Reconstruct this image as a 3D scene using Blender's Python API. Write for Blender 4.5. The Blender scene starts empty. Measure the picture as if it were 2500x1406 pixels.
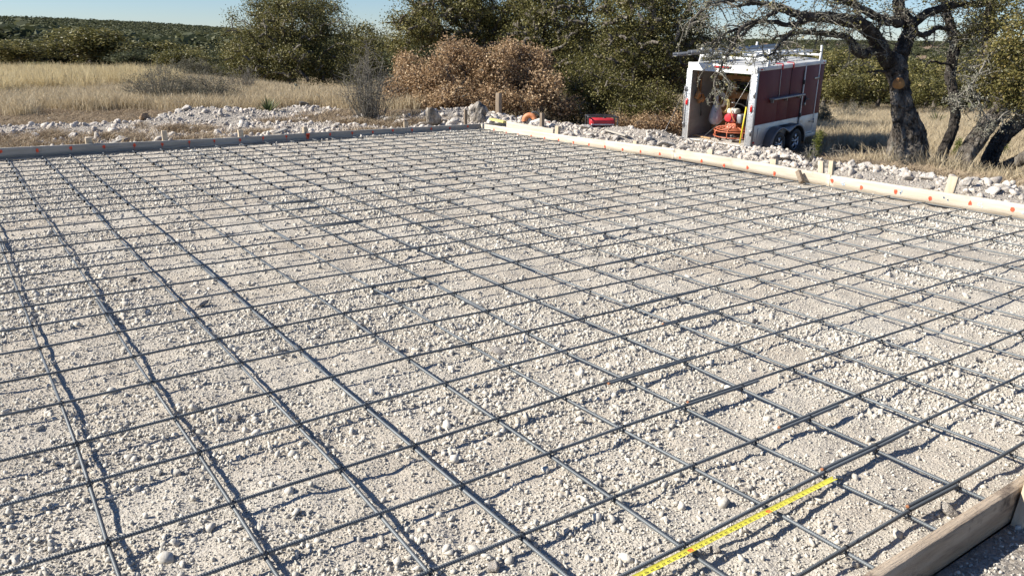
import bpy, bmesh, math, random
import numpy as np
from mathutils import Matrix, Vector, Euler
rad = math.radians
SC = bpy.context.scene
COL = SC.collection
rng = np.random.default_rng(7)
random.seed(7)

# ------------------------------------------------------------ camera, sky, sun, exposure
FPX = 1942.916
CAM = np.array([-2.7013247, -1.17149799, 1.66074751])
PITCH, ROLL, YAW = 1.26935122, 0.0128532825, -0.617421303
cam = bpy.data.cameras.new('camera')
cam_o = bpy.data.objects.new('camera', cam)
COL.objects.link(cam_o)
CM = Matrix.Rotation(YAW, 4, 'Z') @ Matrix.Rotation(PITCH, 4, 'X') @ Matrix.Rotation(ROLL, 4, 'Z')
cam_o.matrix_world = Matrix.Translation(CAM) @ CM
cam.sensor_width = 36.0
cam.lens = 36.0 * FPX / 2500
cam.clip_start = 0.05
cam.clip_end = 6000
SC.camera = cam_o
RM = np.array(CM.to_3x3())

SUN_TO = Vector((-0.892, 0.452, 0.0)).normalized()      # horizontal direction towards the sun
SUN_EL = rad(35)
world = bpy.data.worlds.new('World')
SC.world = world
world.use_nodes = True
wn = world.node_tree.nodes
wl = world.node_tree.links
for n in list(wn):
    wn.remove(n)
sky = wn.new('ShaderNodeTexSky')
sky.sky_type = 'NISHITA'
sky.sun_disc = False
sky.sun_elevation = SUN_EL
sky.sun_rotation = math.atan2(SUN_TO.x, SUN_TO.y)
sky.air_density = 1.0
sky.dust_density = 0.0
sky.ozone_density = 5.0
sky.altitude = 500
bgn = wn.new('ShaderNodeBackground')
bgn.inputs[1].default_value = 0.055
won = wn.new('ShaderNodeOutputWorld')
tint = wn.new('ShaderNodeMix'); tint.data_type = 'RGBA'; tint.blend_type = 'MULTIPLY'; tint.inputs[0].default_value = 1; tint.inputs[7].default_value = (.93, 1.02, 1.20, 1)
wl.new(sky.outputs[0], tint.inputs[6]); wl.new(tint.outputs[2], bgn.inputs[0])
wl.new(bgn.outputs[0], won.inputs[0])
sd = bpy.data.lights.new('sun', 'SUN')
sd.energy = 4.9
sd.angle = rad(0.53)
sd.color = (1.0, 0.95, 0.86)
sun_o = bpy.data.objects.new('sun', sd)
COL.objects.link(sun_o)
sv = Vector((SUN_TO.x * math.cos(SUN_EL), SUN_TO.y * math.cos(SUN_EL), math.sin(SUN_EL)))
sun_o.rotation_euler = sv.to_track_quat('Z', 'Y').to_euler()
sun_o.location = (0, 0, 20)
SC.view_settings.view_transform = 'Standard'
SC.view_settings.look = 'None'
SC.view_settings.gamma = 1
SC.view_settings.use_curve_mapping = False
SC.view_settings.exposure = 0.92
SC.render.engine = 'CYCLES'
SC.cycles.use_denoising = True
SC.cycles.max_bounces = 5
SC.cycles.transparent_max_bounces = 8
SC.cycles.diffuse_bounces = 3
SC.cycles.glossy_bounces = 2

# ------------------------------------------------------------ helpers: pixels of the photo to places
def ray(u, v):
    return RM @ np.array([(u - 1250) / FPX, -(v - 703) / FPX, -1.0])
def W(u, v, dep):
    return CAM + ray(u, v) * dep
def onz(u, v, z=0.0):
    d = ray(u, v)
    return CAM + d * (z - CAM[2]) / d[2]

# ------------------------------------------------------------ helpers: noise
_lat = rng.random((256, 256))
def vnoise(x, y, s, seed=0):
    x = np.asarray(x) / s + 37.3 * seed + 11.1
    y = np.asarray(y) / s + 17.7 * seed + 5.3
    xi = np.floor(x).astype(int); yi = np.floor(y).astype(int)
    fx = x - xi; fy = y - yi
    fx = fx * fx * (3 - 2 * fx); fy = fy * fy * (3 - 2 * fy)
    a = _lat[xi & 255, yi & 255]; b = _lat[(xi + 1) & 255, yi & 255]
    c = _lat[xi & 255, (yi + 1) & 255]; d = _lat[(xi + 1) & 255, (yi + 1) & 255]
    return (a * (1 - fx) + b * fx) * (1 - fy) + (c * (1 - fx) + d * fx) * fy - 0.5
def fbm(x, y, s, o=4, seed=0):
    r = 0; a = 1.0
    for k in range(o):
        r = r + a * vnoise(x, y, s / 2 ** k, seed + k * 3)
        a *= 0.5
    return r
def sstep(x, a, b):
    t = np.clip((x - a) / (b - a), 0, 1)
    return t * t * (3 - 2 * t)

# ------------------------------------------------------------ terrain
def XR(y): return 6.20 - 0.0135 * y
def YF(x): return 12.13 + 0.0256 * x
F2D = [0, .25, 1.0, 2.2, 3.2, 4.6, 6.2, 9, 12, 20, 40, 60, 120, 400, 900]
F2H = [0, .03, .03, -.06, -.2, -.55, -.84, -.9, -.95, -1.2, -2.0, -2.9, -6, -18, -24]
F1D = [0, .4, 3, 6, 12, 30, 50, 100, 300]
F1H = [0, .0, -.05, -.14, -.28, -.52, -.8, -1.2, -3]
MOUNDS = [(*onz(560, 305, -.2)[:2], 1.5, 1.0, .24), (*onz(470, 305, -.2)[:2], 1.1, .8, .12), (*onz(100, 318, -.1)[:2], 1.6, .7, .14),
          (*onz(740, 290, -.25)[:2], .8, .8, .16), (*onz(1600, 352, -.2)[:2], .6, .5, .16), (*onz(1520, 340, -.2)[:2], .5, .4, .15),
          (*onz(2150, 440, -.05)[:2], .9, .7, .10), (*onz(2420, 470, 0)[:2], .9, .5, .10), (*onz(1050, 300, -.1)[:2], .7, .6, .18),
          (*onz(1165, 298, -.1)[:2], .8, .6, .2), (*onz(1900, 385, -.3)[:2], .8, .6, .12)]
def terrain(x, y):
    x = np.asarray(x, float); y = np.asarray(y, float)
    dr = np.maximum(x - XR(y) - .04, 0); df = np.maximum(y - YF(x) - .04, 0)
    near = -.05 + np.interp(df, F1D, F1H) + np.interp(dr, F2D, F2H)
    amp = sstep(np.maximum(dr, df), 0.05, .8)
    near = near + amp * (fbm(x, y, 1.6, 4, 2) * .10 + fbm(x, y, .35, 3, 5) * .05)
    near = near + fbm(x, y, .5, 3, 8) * .012
    for mx, my, sx, sy, h in MOUNDS:
        near = near + h * np.exp(-((x - mx) / sx) ** 2 - ((y - my) / sy) ** 2) * amp
    # far country: valley then hills, by bearing from the building pad
    fx = x + 2.7; fy = y + 1.17
    r = np.hypot(fx, fy)
    ang = np.arctan2(fx, fy) - .617          # 0 = straight ahead of the pad, + to the right
    left = np.interp(r, [80, 130, 250, 480, 620, 900, 1500, 3000, 6000], [-1.5, -3, -6, 2.2, 3.5, -8, -20, -20, -40])
    crest = 1 + .55 * fbm(ang * 40, ang * 0 + 3, 6, 3, 11) * 1.0
    bump = -1.0 + 4.2 * np.exp(-((ang + .53) / .16) ** 2) - 3.0 * sstep(ang, -.40, -.22)
    left = left + np.interp(r, [200, 480, 700, 1000], [0, 1, 1, 0]) * (bump + .8 * crest)
    right = np.interp(r, [80, 120, 400, 900, 1250, 1600, 2200, 3200, 6000], [-4.2, -6, -20, -27, -14, 3.0, 4.5, -20, -60])
    right = right + np.interp(r, [300, 1500, 2200], [0, 3, 3]) * fbm(ang * 30, r / 300, 5, 3, 14)
    k = sstep(ang, -.22, -.02)
    far = left * (1 - k) + right * k
    t = sstep(r, 60, 110)
    return near * (1 - t) + far * t
def bed_h(x, y):
    x = np.asarray(x, float); y = np.asarray(y, float)
    h = -.052 + .018 * sstep(x, 2.0, 4.5) + .008 * sstep(y, 4, 9)
    h = h + fbm(x, y, .55, 3, 21) * .022 + fbm(x, y, .12, 3, 25) * .017
    h = h + fbm(x, y, .03, 2, 28) * .004 - .012 * np.clip(vnoise(x * 1.0, y * 1.6, .3, 31) * 3 - .6, 0, 1)
    return h

# ------------------------------------------------------------ helpers: meshes
class Geo:
    def __init__(s):
        s.v = []; s.q = []; s.t = []; s.n = 0; s.tone = []; s.mq = []; s.mt = []
    def add(s, v, q=None, t=None, tone=None, m=0):
        v = np.asarray(v, float).reshape(-1, 3)
        if q is not None and len(q):
            q = np.asarray(q, int).reshape(-1, 4) + s.n; s.q.append(q); s.mq.append(np.full(len(q), m))
        if t is not None and len(t):
            t = np.asarray(t, int).reshape(-1, 3) + s.n; s.t.append(t); s.mt.append(np.full(len(t), m))
        s.v.append(v); s.n += len(v)
        s.tone.append(np.full(len(v), .5) if tone is None else np.broadcast_to(np.asarray(tone, float), (len(v),)))
        return s
    def box(s, c, d, R=None, m=0):
        c = np.asarray(c, float); d = np.asarray(d, float) / 2
        v = np.array([[x, y, z] for x in (-1, 1) for y in (-1, 1) for z in (-1, 1)]) * d
        if R is not None: v = v @ np.asarray(R).T
        return s.add(v + c, q=[[0, 1, 3, 2], [4, 6, 7, 5], [0, 4, 5, 1], [2, 3, 7, 6], [0, 2, 6, 4], [1, 5, 7, 3]], m=m)
    def mesh(s, name, mats, smooth=False, bevel=0):
        me = bpy.data.meshes.new(name)
        V = np.concatenate(s.v) if s.v else np.zeros((0, 3))
        Q = np.concatenate(s.q) if s.q else np.zeros((0, 4), int)
        T = np.concatenate(s.t) if s.t else np.zeros((0, 3), int)
        MQ = np.concatenate(s.mq + s.mt) if (s.mq or s.mt) else np.zeros(0, int)
        me.vertices.add(len(V)); me.vertices.foreach_set('co', V.ravel())
        li = np.concatenate([Q.ravel(), T.ravel()]).astype(np.int32)
        me.loops.add(len(li)); me.loops.foreach_set('vertex_index', li)
        tot = np.concatenate([np.full(len(Q), 4), np.full(len(T), 3)]).astype(np.int32)
        me.polygons.add(len(tot))
        me.polygons.foreach_set('loop_start', np.concatenate([[0], np.cumsum(tot)[:-1]]).astype(np.int32) if len(tot) else [])
        me.polygons.foreach_set('material_index', MQ.astype(np.int32))
        if smooth: me.polygons.foreach_set('use_smooth', np.ones(len(tot), bool))
        me.update(calc_edges=True)
        at = me.attributes.new('tone', 'FLOAT', 'POINT')
        at.data.foreach_set('value', np.concatenate(s.tone).astype(np.float32))
        for mt in (mats if isinstance(mats, (list, tuple)) else [mats]): me.materials.append(mt)
        return me
    def obj(s, name, mats, parent=None, smooth=False, bevel=0, **kw):
        o = bpy.data.objects.new(name, s.mesh(name, mats, smooth))
        COL.objects.link(o)
        if parent is not None: o.parent = parent
        if bevel:
            b = o.modifiers.new('bevel', 'BEVEL'); b.width = bevel; b.segments = 2; b.limit_method = 'ANGLE'
        for k, x in kw.items(): o[k] = x
        return o
def tag(o, label=None, category=None, group=None, kind=None):
    if label: o['label'] = label
    if category: o['category'] = category
    if group: o['group'] = group
    if kind: o['kind'] = kind
    return o
def empty(name, loc=(0, 0, 0), rz=0.0, label=None, category=None, group=None):
    o = bpy.data.objects.new(name, None); COL.objects.link(o)
    o.empty_display_size = .1
    o.location = loc; o.rotation_euler = (0, 0, rz)
    return tag(o, label, category, group)
def tube(g, pts, r, n=8, cap=True, tone=None, m=0, noise=None):
    P = np.asarray(pts, float); k = len(P)
    r = np.broadcast_to(np.asarray(r, float), (k,))
    T = np.gradient(P, axis=0); T /= np.linalg.norm(T, axis=1, keepdims=True) + 1e-12
    a = np.array([0, 0, 1.0]) if abs(T[0, 2]) < .9 else np.array([1.0, 0, 0])
    U = np.zeros_like(P); u = np.cross(T[0], a); u /= np.linalg.norm(u); U[0] = u
    for i in range(1, k):
        u = U[i - 1] - T[i] * (U[i - 1] @ T[i]); U[i] = u / (np.linalg.norm(u) + 1e-12)
    B = np.cross(T, U)
    th = np.arange(n) * 2 * math.pi / n
    rr = r[:, None] * np.ones((1, n))
    if noise is not None: rr = rr * (1 + noise(np.arange(k)[:, None] / max(k - 1, 1), th[None, :], P, r))
    v = P[:, None] + rr[..., None] * (np.cos(th)[None, :, None] * U[:, None] + np.sin(th)[None, :, None] * B[:, None])
    i, j = np.meshgrid(np.arange(k - 1), np.arange(n), indexing='ij'); j2 = (j + 1) % n
    q = np.stack([i * n + j, i * n + j2, (i + 1) * n + j2, (i + 1) * n + j], -1).reshape(-1, 4)
    v = v.reshape(-1, 3); t = []
    if cap:
        v = np.concatenate([v, P[:1], P[-1:]])
        t = [[(jj + 1) % n, jj, k * n] for jj in range(n)] + [[(k - 1) * n + jj, (k - 1) * n + (jj + 1) % n, k * n + 1] for jj in range(n)]
    g.add(v, q, t, tone=tone, m=m)
def smooth_path(pts, per=6, jit=0.0, rs=None):
    P = np.asarray(pts, float); k = len(P)
    t = np.linspace(0, k - 1, (k - 1) * per + 1); i = np.clip(t.astype(int), 0, k - 2); f = (t - i)[:, None]
    p0 = P[np.clip(i - 1, 0, k - 1)]; p1 = P[i]; p2 = P[i + 1]; p3 = P[np.clip(i + 2, 0, k - 1)]
    o = .5 * ((2 * p1) + (-p0 + p2) * f + (2 * p0 - 5 * p1 + 4 * p2 - p3) * f ** 2 + (-p0 + 3 * p1 - 3 * p2 + p3) * f ** 3)
    if jit:
        rs = rs or rng
        o[1:-1] += rs.normal(0, jit, (len(o) - 2, o.shape[1]))
    return o

# ------------------------------------------------------------ helpers: materials
def new_mat(name):
    m = bpy.data.materials.new(name); m.use_nodes = True
    nt = m.node_tree; b = nt.nodes['Principled BSDF']
    return m, nt, b
def nd(nt, typ, **kw):
    n = nt.nodes.new(typ)
    for k, x in kw.items():
        if k.startswith('i_'): n.inputs[k[2:].replace('_', ' ')].default_value = x
        else: setattr(n, k, x)
    return n
def ramp(nt, stops, fac):
    r = nt.nodes.new('ShaderNodeValToRGB'); e = r.color_ramp.elements
    while len(e) < len(stops): e.new(.5)
    for k, (p, c) in enumerate(stops):
        e[k].position = p; e[k].color = (*c, 1) if len(c) == 3 else c
    nt.links.new(fac, r.inputs[0])
    return r
def coords(nt, stretch=(1, 1, 1), kind='Object', rot=(0, 0, 0)):
    tc = nt.nodes.new('ShaderNodeTexCoord'); mp = nt.nodes.new('ShaderNodeMapping')
    mp.inputs['Scale'].default_value = stretch; mp.inputs['Rotation'].default_value = rot
    nt.links.new(tc.outputs[kind], mp.inputs[0])
    return mp.outputs[0]
def mk(name, stops, scale=8, detail=5, stretch=(1, 1, 1), rough=.85, metal=0.0, bumps=(), vary=0.0, coat=0, spec=.5, rot=(0, 0, 0), trans=0, emis=None, tone=False, kind='Object', dirt=None):
    m, nt, b = new_mat(name)
    L = nt.links
    if len(stops) == 1: stops = [(0, stops[0]), (1, stops[0])]
    elif not isinstance(stops[0][0], (int, float)) or len(stops[0]) == 3: stops = [(k / (len(stops) - 1) * .5 + .25, c) for k, c in enumerate(stops)]
    if tone:
        a = nd(nt, 'ShaderNodeAttribute', attribute_name='tone'); fac = a.outputs['Fac']
    else:
        n = nd(nt, 'ShaderNodeTexNoise', i_Scale=scale, i_Detail=detail, i_Roughness=.62)
        L.new(coords(nt, stretch, kind, rot), n.inputs['Vector']); fac = n.outputs[0]
    col = ramp(nt, stops, fac).outputs[0]
    if dirt:
        n2 = nd(nt, 'ShaderNodeTexNoise', i_Scale=dirt[1], i_Detail=6, i_Roughness=.7)
        L.new(coords(nt, (1, 1, 1), kind), n2.inputs['Vector'])
        rr = ramp(nt, [(dirt[2], (0, 0, 0)), (dirt[2] + .12, (1, 1, 1))], n2.outputs[0])
        mx = nd(nt, 'ShaderNodeMix', data_type='RGBA'); L.new(rr.outputs[0], mx.inputs[0]); L.new(col, mx.inputs[6]); mx.inputs[7].default_value = (*dirt[0], 1)
        col = mx.outputs[2]
    if vary:
        oi = nd(nt, 'ShaderNodeObjectInfo'); mr = nd(nt, 'ShaderNodeMapRange'); mr.inputs[3].default_value = 1 - vary; mr.inputs[4].default_value = 1 + vary
        L.new(oi.outputs['Random'], mr.inputs[0])
        hs = nd(nt, 'ShaderNodeHueSaturation'); L.new(mr.outputs[0], hs.inputs['Value']); L.new(col, hs.inputs['Color'])
        col = hs.outputs[0]
    L.new(col, b.inputs['Base Color'])
    b.inputs['Roughness'].default_value = rough; b.inputs['Metallic'].default_value = metal
    b.inputs['Specular IOR Level'].default_value = spec
    if coat: b.inputs['Coat Weight'].default_value = coat
    prev = None
    for bp in bumps:
        typ, sc, dist, st = bp[:4]
        if typ == 'voro':
            t = nd(nt, 'ShaderNodeTexVoronoi', i_Scale=sc); out = t.outputs['Distance']
        elif typ == 'cell':
            t = nd(nt, 'ShaderNodeTexVoronoi', i_Scale=sc, feature='DISTANCE_TO_EDGE'); out = t.outputs['Distance']
        else:
            t = nd(nt, 'ShaderNodeTexNoise', i_Scale=sc, i_Detail=6, i_Roughness=.65); out = t.outputs[0]
        L.new(coords(nt, st, kind), t.inputs['Vector'])
        bn = nd(nt, 'ShaderNodeBump'); bn.inputs['Distance'].default_value = dist; bn.inputs['Strength'].default_value = 1
        L.new(out, bn.inputs['Height'])
        if prev: L.new(prev, bn.inputs['Normal'])
        prev = bn.outputs[0]
    if prev: L.new(prev, b.inputs['Normal'])
    if trans:
        tr = nd(nt, 'ShaderNodeBsdfTranslucent'); L.new(col, tr.inputs[0])
        ms = nd(nt, 'ShaderNodeMixShader'); ms.inputs[0].default_value = trans
        L.new(b.outputs[0], ms.inputs[1]); L.new(tr.outputs[0], ms.inputs[2])
        L.new(ms.outputs[0], nt.nodes['Material Output'].inputs[0])
    return m
O3 = (1, 1, 1)
M = {}
M['stone'] = mk('limestone_gravel', [(.22, (.36, .325, .27)), (.5, (.51, .475, .41)), (.8, (.66, .63, .575))], 5, 4, rough=.92, vary=.16, spec=.25, bumps=[('noise', 7, .0012, O3)])
M['rock'] = mk('limestone_rock', [(.25, (.30, .25, .20)), (.42, (.52, .47, .41)), (.6, (.66, .62, .56)), (.8, (.74, .71, .66))], 1.6, 8, rough=.93, vary=.10, spec=.2,
               bumps=[('noise', 3, .03, O3), ('noise', 11, .010, O3)], dirt=((.36, .27, .20), 1.8, .54))
M['rubble'] = mk('limestone_rubble', [(.25, (.30, .25, .20)), (.5, (.50, .45, .39)), (.8, (.68, .65, .60))], 2.2, 6, rough=.93, vary=.22, spec=.2, bumps=[('noise', 4, .008, O3)], dirt=((.34, .25, .19), 1.4, .56))
M['rock_dark'] = mk('weathered_karst_rock', [(.30, (.07, .06, .05)), (.46, (.20, .175, .145)), (.6, (.42, .38, .33)), (.8, (.56, .52, .47))], 1.8, 8, rough=.93, spec=.2,
               bumps=[('noise', 3, .06, O3), ('voro', 4, .03, O3)])
M['rock_tan'] = mk('tan_rock', [(.3, (.20, .13, .08)), (.7, (.42, .30, .19))], 2, 7, rough=.93, spec=.2, bumps=[('noise', 4, .03, O3)])
M['rebar'] = mk('rebar_steel', [(.3, (.085, .095, .102)), (.62, (.14, .152, .158)), (.86, (.17, .155, .14))], 3, 6, rough=.5, metal=.25, vary=.15,
                bumps=[('noise', 260, .0006, O3)], dirt=((.19, .105, .055), 1.1, .67))
M['tie'] = mk('tie_wire', [(.02, .02, .022)], rough=.5, metal=.6)
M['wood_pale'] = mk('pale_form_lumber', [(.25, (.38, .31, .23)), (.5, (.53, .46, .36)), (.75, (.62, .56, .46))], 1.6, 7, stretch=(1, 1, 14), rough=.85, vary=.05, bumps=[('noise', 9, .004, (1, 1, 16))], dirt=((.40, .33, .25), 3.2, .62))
M['wood_grey_shaded'] = mk('grey_shaded_lumber', [(.25, (.24, .215, .18)), (.5, (.36, .33, .28)), (.75, (.46, .43, .37))], 1.6, 7, stretch=(1, 1, 14), rough=.88, vary=.05, bumps=[('noise', 9, .004, (1, 1, 16))], dirt=((.20, .18, .155), 3.2, .6))  # form lumber, far boards' shade put into its colour; laths use it too
M['wood_old'] = mk('weathered_form_lumber', [(.28, (.15, .105, .075)), (.45, (.38, .29, .20)), (.65, (.50, .40, .29))], 2.2, 8, stretch=(1.0, 9, 9), rough=.85, bumps=[('noise', 6, .010, (1, 18, 18)), ('noise', 30, .003, (1, 6, 6))], dirt=((.085, .06, .045), 4, .53))
M['stake'] = mk('stake_wood', [(.3, (.42, .33, .22)), (.7, (.60, .51, .38))], 3, 6, stretch=(8, 8, 1), rough=.85, vary=.18, bumps=[('noise', 8, .004, (10, 10, 1))])
M['stake_dark'] = mk('old_stake_wood', [(.3, (.15, .11, .075)), (.7, (.30, .235, .17))], 3, 6, stretch=(8, 8, 1), rough=.9, vary=.1, bumps=[('noise', 8, .004, (10, 10, 1))])
M['wood_yel'] = mk('yellow_painted_wood', [(.3, (.50, .42, .12)), (.7, (.66, .56, .22))], 3, 5, rough=.8)
M['orange'] = mk('orange_marking_paint', [(.78, .085, .03)], rough=.6, vary=.12)
M['bluechalk'] = mk('blue_chalk', [(.42, .50, .58)], rough=.9)

# ------------------------------------------------------------ ground sheet
def axis(lo, hi, segs, far, g=1.09):
    a = []
    x = lo
    for (b, st) in segs:
        while x < b: a.append(x); x += st
    a.append(hi)
    st = segs[-1][1]; up = []; x = hi
    while x < far[1]: st *= g; x += st; up.append(x)
    st = segs[0][1]; dn = []; x = lo
    while x > far[0]: st *= g; x -= st; dn.append(x)
    return np.array(dn[::-1] + a + up)
def grid_obj(name, ax, ay, fn, mat, attr=None):
    X, Y = np.meshgrid(ax, ay, indexing='xy'); Z = fn(X, Y)
    V = np.stack([X, Y, Z], -1).reshape(-1, 3); nx = len(ax); ny = len(ay)
    i, j = np.meshgrid(np.arange(ny - 1), np.arange(nx - 1), indexing='ij')
    q = np.stack([i * nx + j, i * nx + j + 1, (i + 1) * nx + j + 1, (i + 1) * nx + j], -1).reshape(-1, 4)
    g = Geo().add(V, q, tone=attr(X, Y).ravel() if attr else None)
    return g.obj(name, mat, smooth=True)
def rubble_w(X, Y):
    "1 where bare crushed rock covers the soil round the pad, 0 where grass and duff do"
    dr = X - XR(Y); df = Y - YF(X)
    n = fbm(X, Y, 1.7, 4, 41); n2 = fbm(X, Y, .5, 3, 44)
    wr = 1 - sstep(dr + n * 1.6 + n2 * .5 - 1.7 * sstep(Y, 5.5, 8), 1.9, 2.8)
    lim = np.interp(X, [-6, 1, 2.5, 5, 7, 8.5], [5.2, 4.6, 6.6, 5.4, 3.2, 1.2])
    wf = (1 - sstep(df + n * 3.0 + n2 * .9, lim * .62, lim * .95)) * (1 - .75 * sstep(fbm(X, Y, 1.1, 3, 47), .12, .3))
    w = np.where(df > 0, wf * sstep(-(X - 9.6 + n), 0, 1.5), wr)
    w = np.where((dr > 0) & (df > 0), wr * (1 - sstep(df + n, 2.0, 4.5)), w)
    for mx, my, sx, sy, h in MOUNDS[:5]: w = np.maximum(w, (h > .12) * (1 - sstep(np.hypot((X - mx) / sx, (Y - my) / sy) + n2, 1.0, 1.6)))
    inside = (dr < .1) & (df < .1)
    return np.where(inside, 1.0, w)
def ground_fn(X, Y):
    Z = terrain(X, Y)
    ins = (X < XR(Y) - .0) & (Y < YF(X) - .0) & (Y > -.12) & (X > -4.2)
    return np.where(ins, -.30, Z)
def ground_mat():
    m, nt, b = new_mat('ground_soil_and_rubble'); L = nt.links
    oc = coords(nt)
    n1 = nd(nt, 'ShaderNodeTexNoise', i_Scale=1.3, i_Detail=8, i_Roughness=.7); L.new(oc, n1.inputs['Vector'])
    n2 = nd(nt, 'ShaderNodeTexNoise', i_Scale=26, i_Detail=6, i_Roughness=.75); L.new(oc, n2.inputs['Vector'])
    n3 = nd(nt, 'ShaderNodeTexNoise', i_Scale=.02, i_Detail=6, i_Roughness=.6); L.new(oc, n3.inputs['Vector'])
    rub = ramp(nt, [(.3, (.36, .30, .24)), (.5, (.50, .45, .385)), (.7, (.60, .56, .50))], n2.outputs[0])
    soil = ramp(nt, [(.32, (.12, .08, .055)), (.5, (.28, .205, .14)), (.68, (.44, .35, .245))], n2.outputs[0])
    soil2 = ramp(nt, [(.35, (.6, .55, .5)), (.65, (1, 1, 1))], n1.outputs[0])
    mu = nd(nt, 'ShaderNodeMix', data_type='RGBA', blend_type='MULTIPLY'); mu.inputs[0].default_value = .8
    L.new(soil.outputs[0], mu.inputs[6]); L.new(soil2.outputs[0], mu.inputs[7])
    at = nd(nt, 'ShaderNodeAttribute', attribute_name='tone')
    mx = nd(nt, 'ShaderNodeMix', data_type='RGBA'); L.new(at.outputs['Fac'], mx.inputs[0]); L.new(mu.outputs[2], mx.inputs[6]); L.new(rub.outputs[0], mx.inputs[7])
    L.new(mx.outputs[2], b.inputs['Base Color']); b.inputs['Roughness'].default_value = .95; b.inputs['Specular IOR Level'].default_value = .15
    b1 = nd(nt, 'ShaderNodeBump'); b1.inputs['Distance'].default_value = .05; L.new(n2.outputs[0], b1.inputs['Height'])
    vo = nd(nt, 'ShaderNodeTexVoronoi', i_Scale=45); L.new(oc, vo.inputs['Vector'])
    b2 = nd(nt, 'ShaderNodeBump'); b2.inputs['Distance'].default_value = .02; b2.invert = True; L.new(vo.outputs['Distance'], b2.inputs['Height']); L.new(b1.outputs[0], b2.inputs['Normal'])
    L.new(b2.outputs[0], b.inputs['Normal'])
    return m
ax = axis(-6, 18, [(18, .11)], (-900, 3300)); ay = axis(-3, 22, [(22, .11)], (-300, 3300))
g_o = grid_obj('ground', ax, ay, ground_fn, ground_mat(), rubble_w)
tag(g_o, 'pale stony soil and dry ground around the pad', kind='structure')
def bed_mat():
    m, nt, b = new_mat('crushed_limestone_dust'); L = nt.links
    oc = coords(nt)
    n1 = nd(nt, 'ShaderNodeTexNoise', i_Scale=1.1, i_Detail=4, i_Roughness=.6); L.new(oc, n1.inputs['Vector'])
    n2 = nd(nt, 'ShaderNodeTexNoise', i_Scale=90, i_Detail=5, i_Roughness=.8); L.new(oc, n2.inputs['Vector'])
    c1 = ramp(nt, [(.28, (.33, .29, .235)), (.5, (.47, .43, .365)), (.72, (.60, .565, .50))], n2.outputs[0])
    c2 = ramp(nt, [(.32, (.86, .82, .78)), (.66, (1, 1, 1))], n1.outputs[0])
    mu = nd(nt, 'ShaderNodeMix', data_type='RGBA', blend_type='MULTIPLY'); mu.inputs[0].default_value = 1
    L.new(c1.outputs[0], mu.inputs[6]); L.new(c2.outputs[0], mu.inputs[7]); L.new(mu.outputs[2], b.inputs['Base Color'])
    b.inputs['Roughness'].default_value = .95; b.inputs['Specular IOR Level'].default_value = .15
    prev = None
    for sc, di in ((70, .0045), (170, .0022), (420, .0009)):
        vo = nd(nt, 'ShaderNodeTexVoronoi', i_Scale=sc); L.new(oc, vo.inputs['Vector'])
        bb = nd(nt, 'ShaderNodeBump'); bb.inputs['Distance'].default_value = di; bb.invert = True
        L.new(vo.outputs['Distance'], bb.inputs['Height'])
        if prev: L.new(prev, bb.inputs['Normal'])
        prev = bb.outputs[0]
    L.new(prev, b.inputs['Normal'])
    return m
bx_ = np.concatenate([np.arange(-4.2, -2.6, .08), np.arange(-2.6, 2.2, .02), np.arange(2.2, 6.13, .045), [6.145]])
by_ = np.concatenate([[-.112], np.arange(-.09, 3.2, .02), np.arange(3.2, 12.02, .05), [12.03]])
bx_ = bx_; bed = grid_obj('gravel_bed', bx_, by_, lambda X, Y: bed_h(X, Y), bed_mat())
# stretch the bed's far and right edges under the form boards
me = bed.data; co = np.zeros(len(me.vertices) * 3); me.vertices.foreach_get('co', co); co = co.reshape(-1, 3)
co[:, 0] = np.where(co[:, 0] > 5, 5 + (co[:, 0] - 5) * (XR(co[:, 1]) + .02 - 5) / 1.145, co[:, 0])
co[:, 1] = np.where(co[:, 1] > 10, 10 + (co[:, 1] - 10) * (YF(co[:, 0]) + .02 - 10) / 2.03, co[:, 1])
me.vertices.foreach_set('co', co.ravel()); me.update()
tag(bed, 'crushed limestone fill levelled inside the forms', kind='structure')

# ------------------------------------------------------------ stones
def poly_rock(seed, sub=3, planes=13, noise=.06, flat=(1, 1, .75)):
    r = np.random.default_rng(seed)
    bm = bmesh.new(); bmesh.ops.create_icosphere(bm, subdivisions=sub, radius=1.0)
    V = np.array([v.co[:] for v in bm.verts]); F = np.array([[v.index for v in f.verts] for f in bm.faces]); bm.free()
    n = r.normal(size=(planes, 3)); n /= np.linalg.norm(n, axis=1, keepdims=True); h = r.uniform(.5, .86, planes)
    d = V @ n.T; rr = np.min(np.where(d > .05, h / np.maximum(d, .05), 9), axis=1); rr = np.minimum(rr, 1.15)
    rr = rr * (1 + noise * (vnoise(V[:, 0] * 3 + V[:, 2] * 2, V[:, 1] * 3, 1.0, seed) + .6 * vnoise(V[:, 0] * 7, V[:, 1] * 7 + V[:, 2] * 5, 1.0, seed + 3)) * 2)
    V = V * rr[:, None] * np.array(flat) * r.uniform(.8, 1.15, 3)
    return V, F
def hull_rock(seed, k=11):
    r = np.random.default_rng(seed)
    p = r.normal(size=(k, 3)); p /= np.linalg.norm(p, axis=1, keepdims=True); p *= r.uniform(.75, 1.05, (k, 1)); p *= r.uniform([.7, .6, .45], [1.1, .95, .8])
    bm = bmesh.new()
    for q in p: bm.verts.new(q)
    bmesh.ops.convex_hull(bm, input=bm.verts)
    bmesh.ops.triangulate(bm, faces=bm.faces)
    bm.verts.index_update()
    V = np.array([v.co[:] for v in bm.verts]); F = np.array([[v.index for v in f.verts] for f in bm.faces]); bm.free()
    return V, F
SRC = {}
def src_coll(key, meshes):
    c = bpy.data.collections.new(key)
    for k, me in enumerate(meshes):
        c.objects.link(bpy.data.objects.new('%s_%02d' % (key, k), me))
    return c
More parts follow.
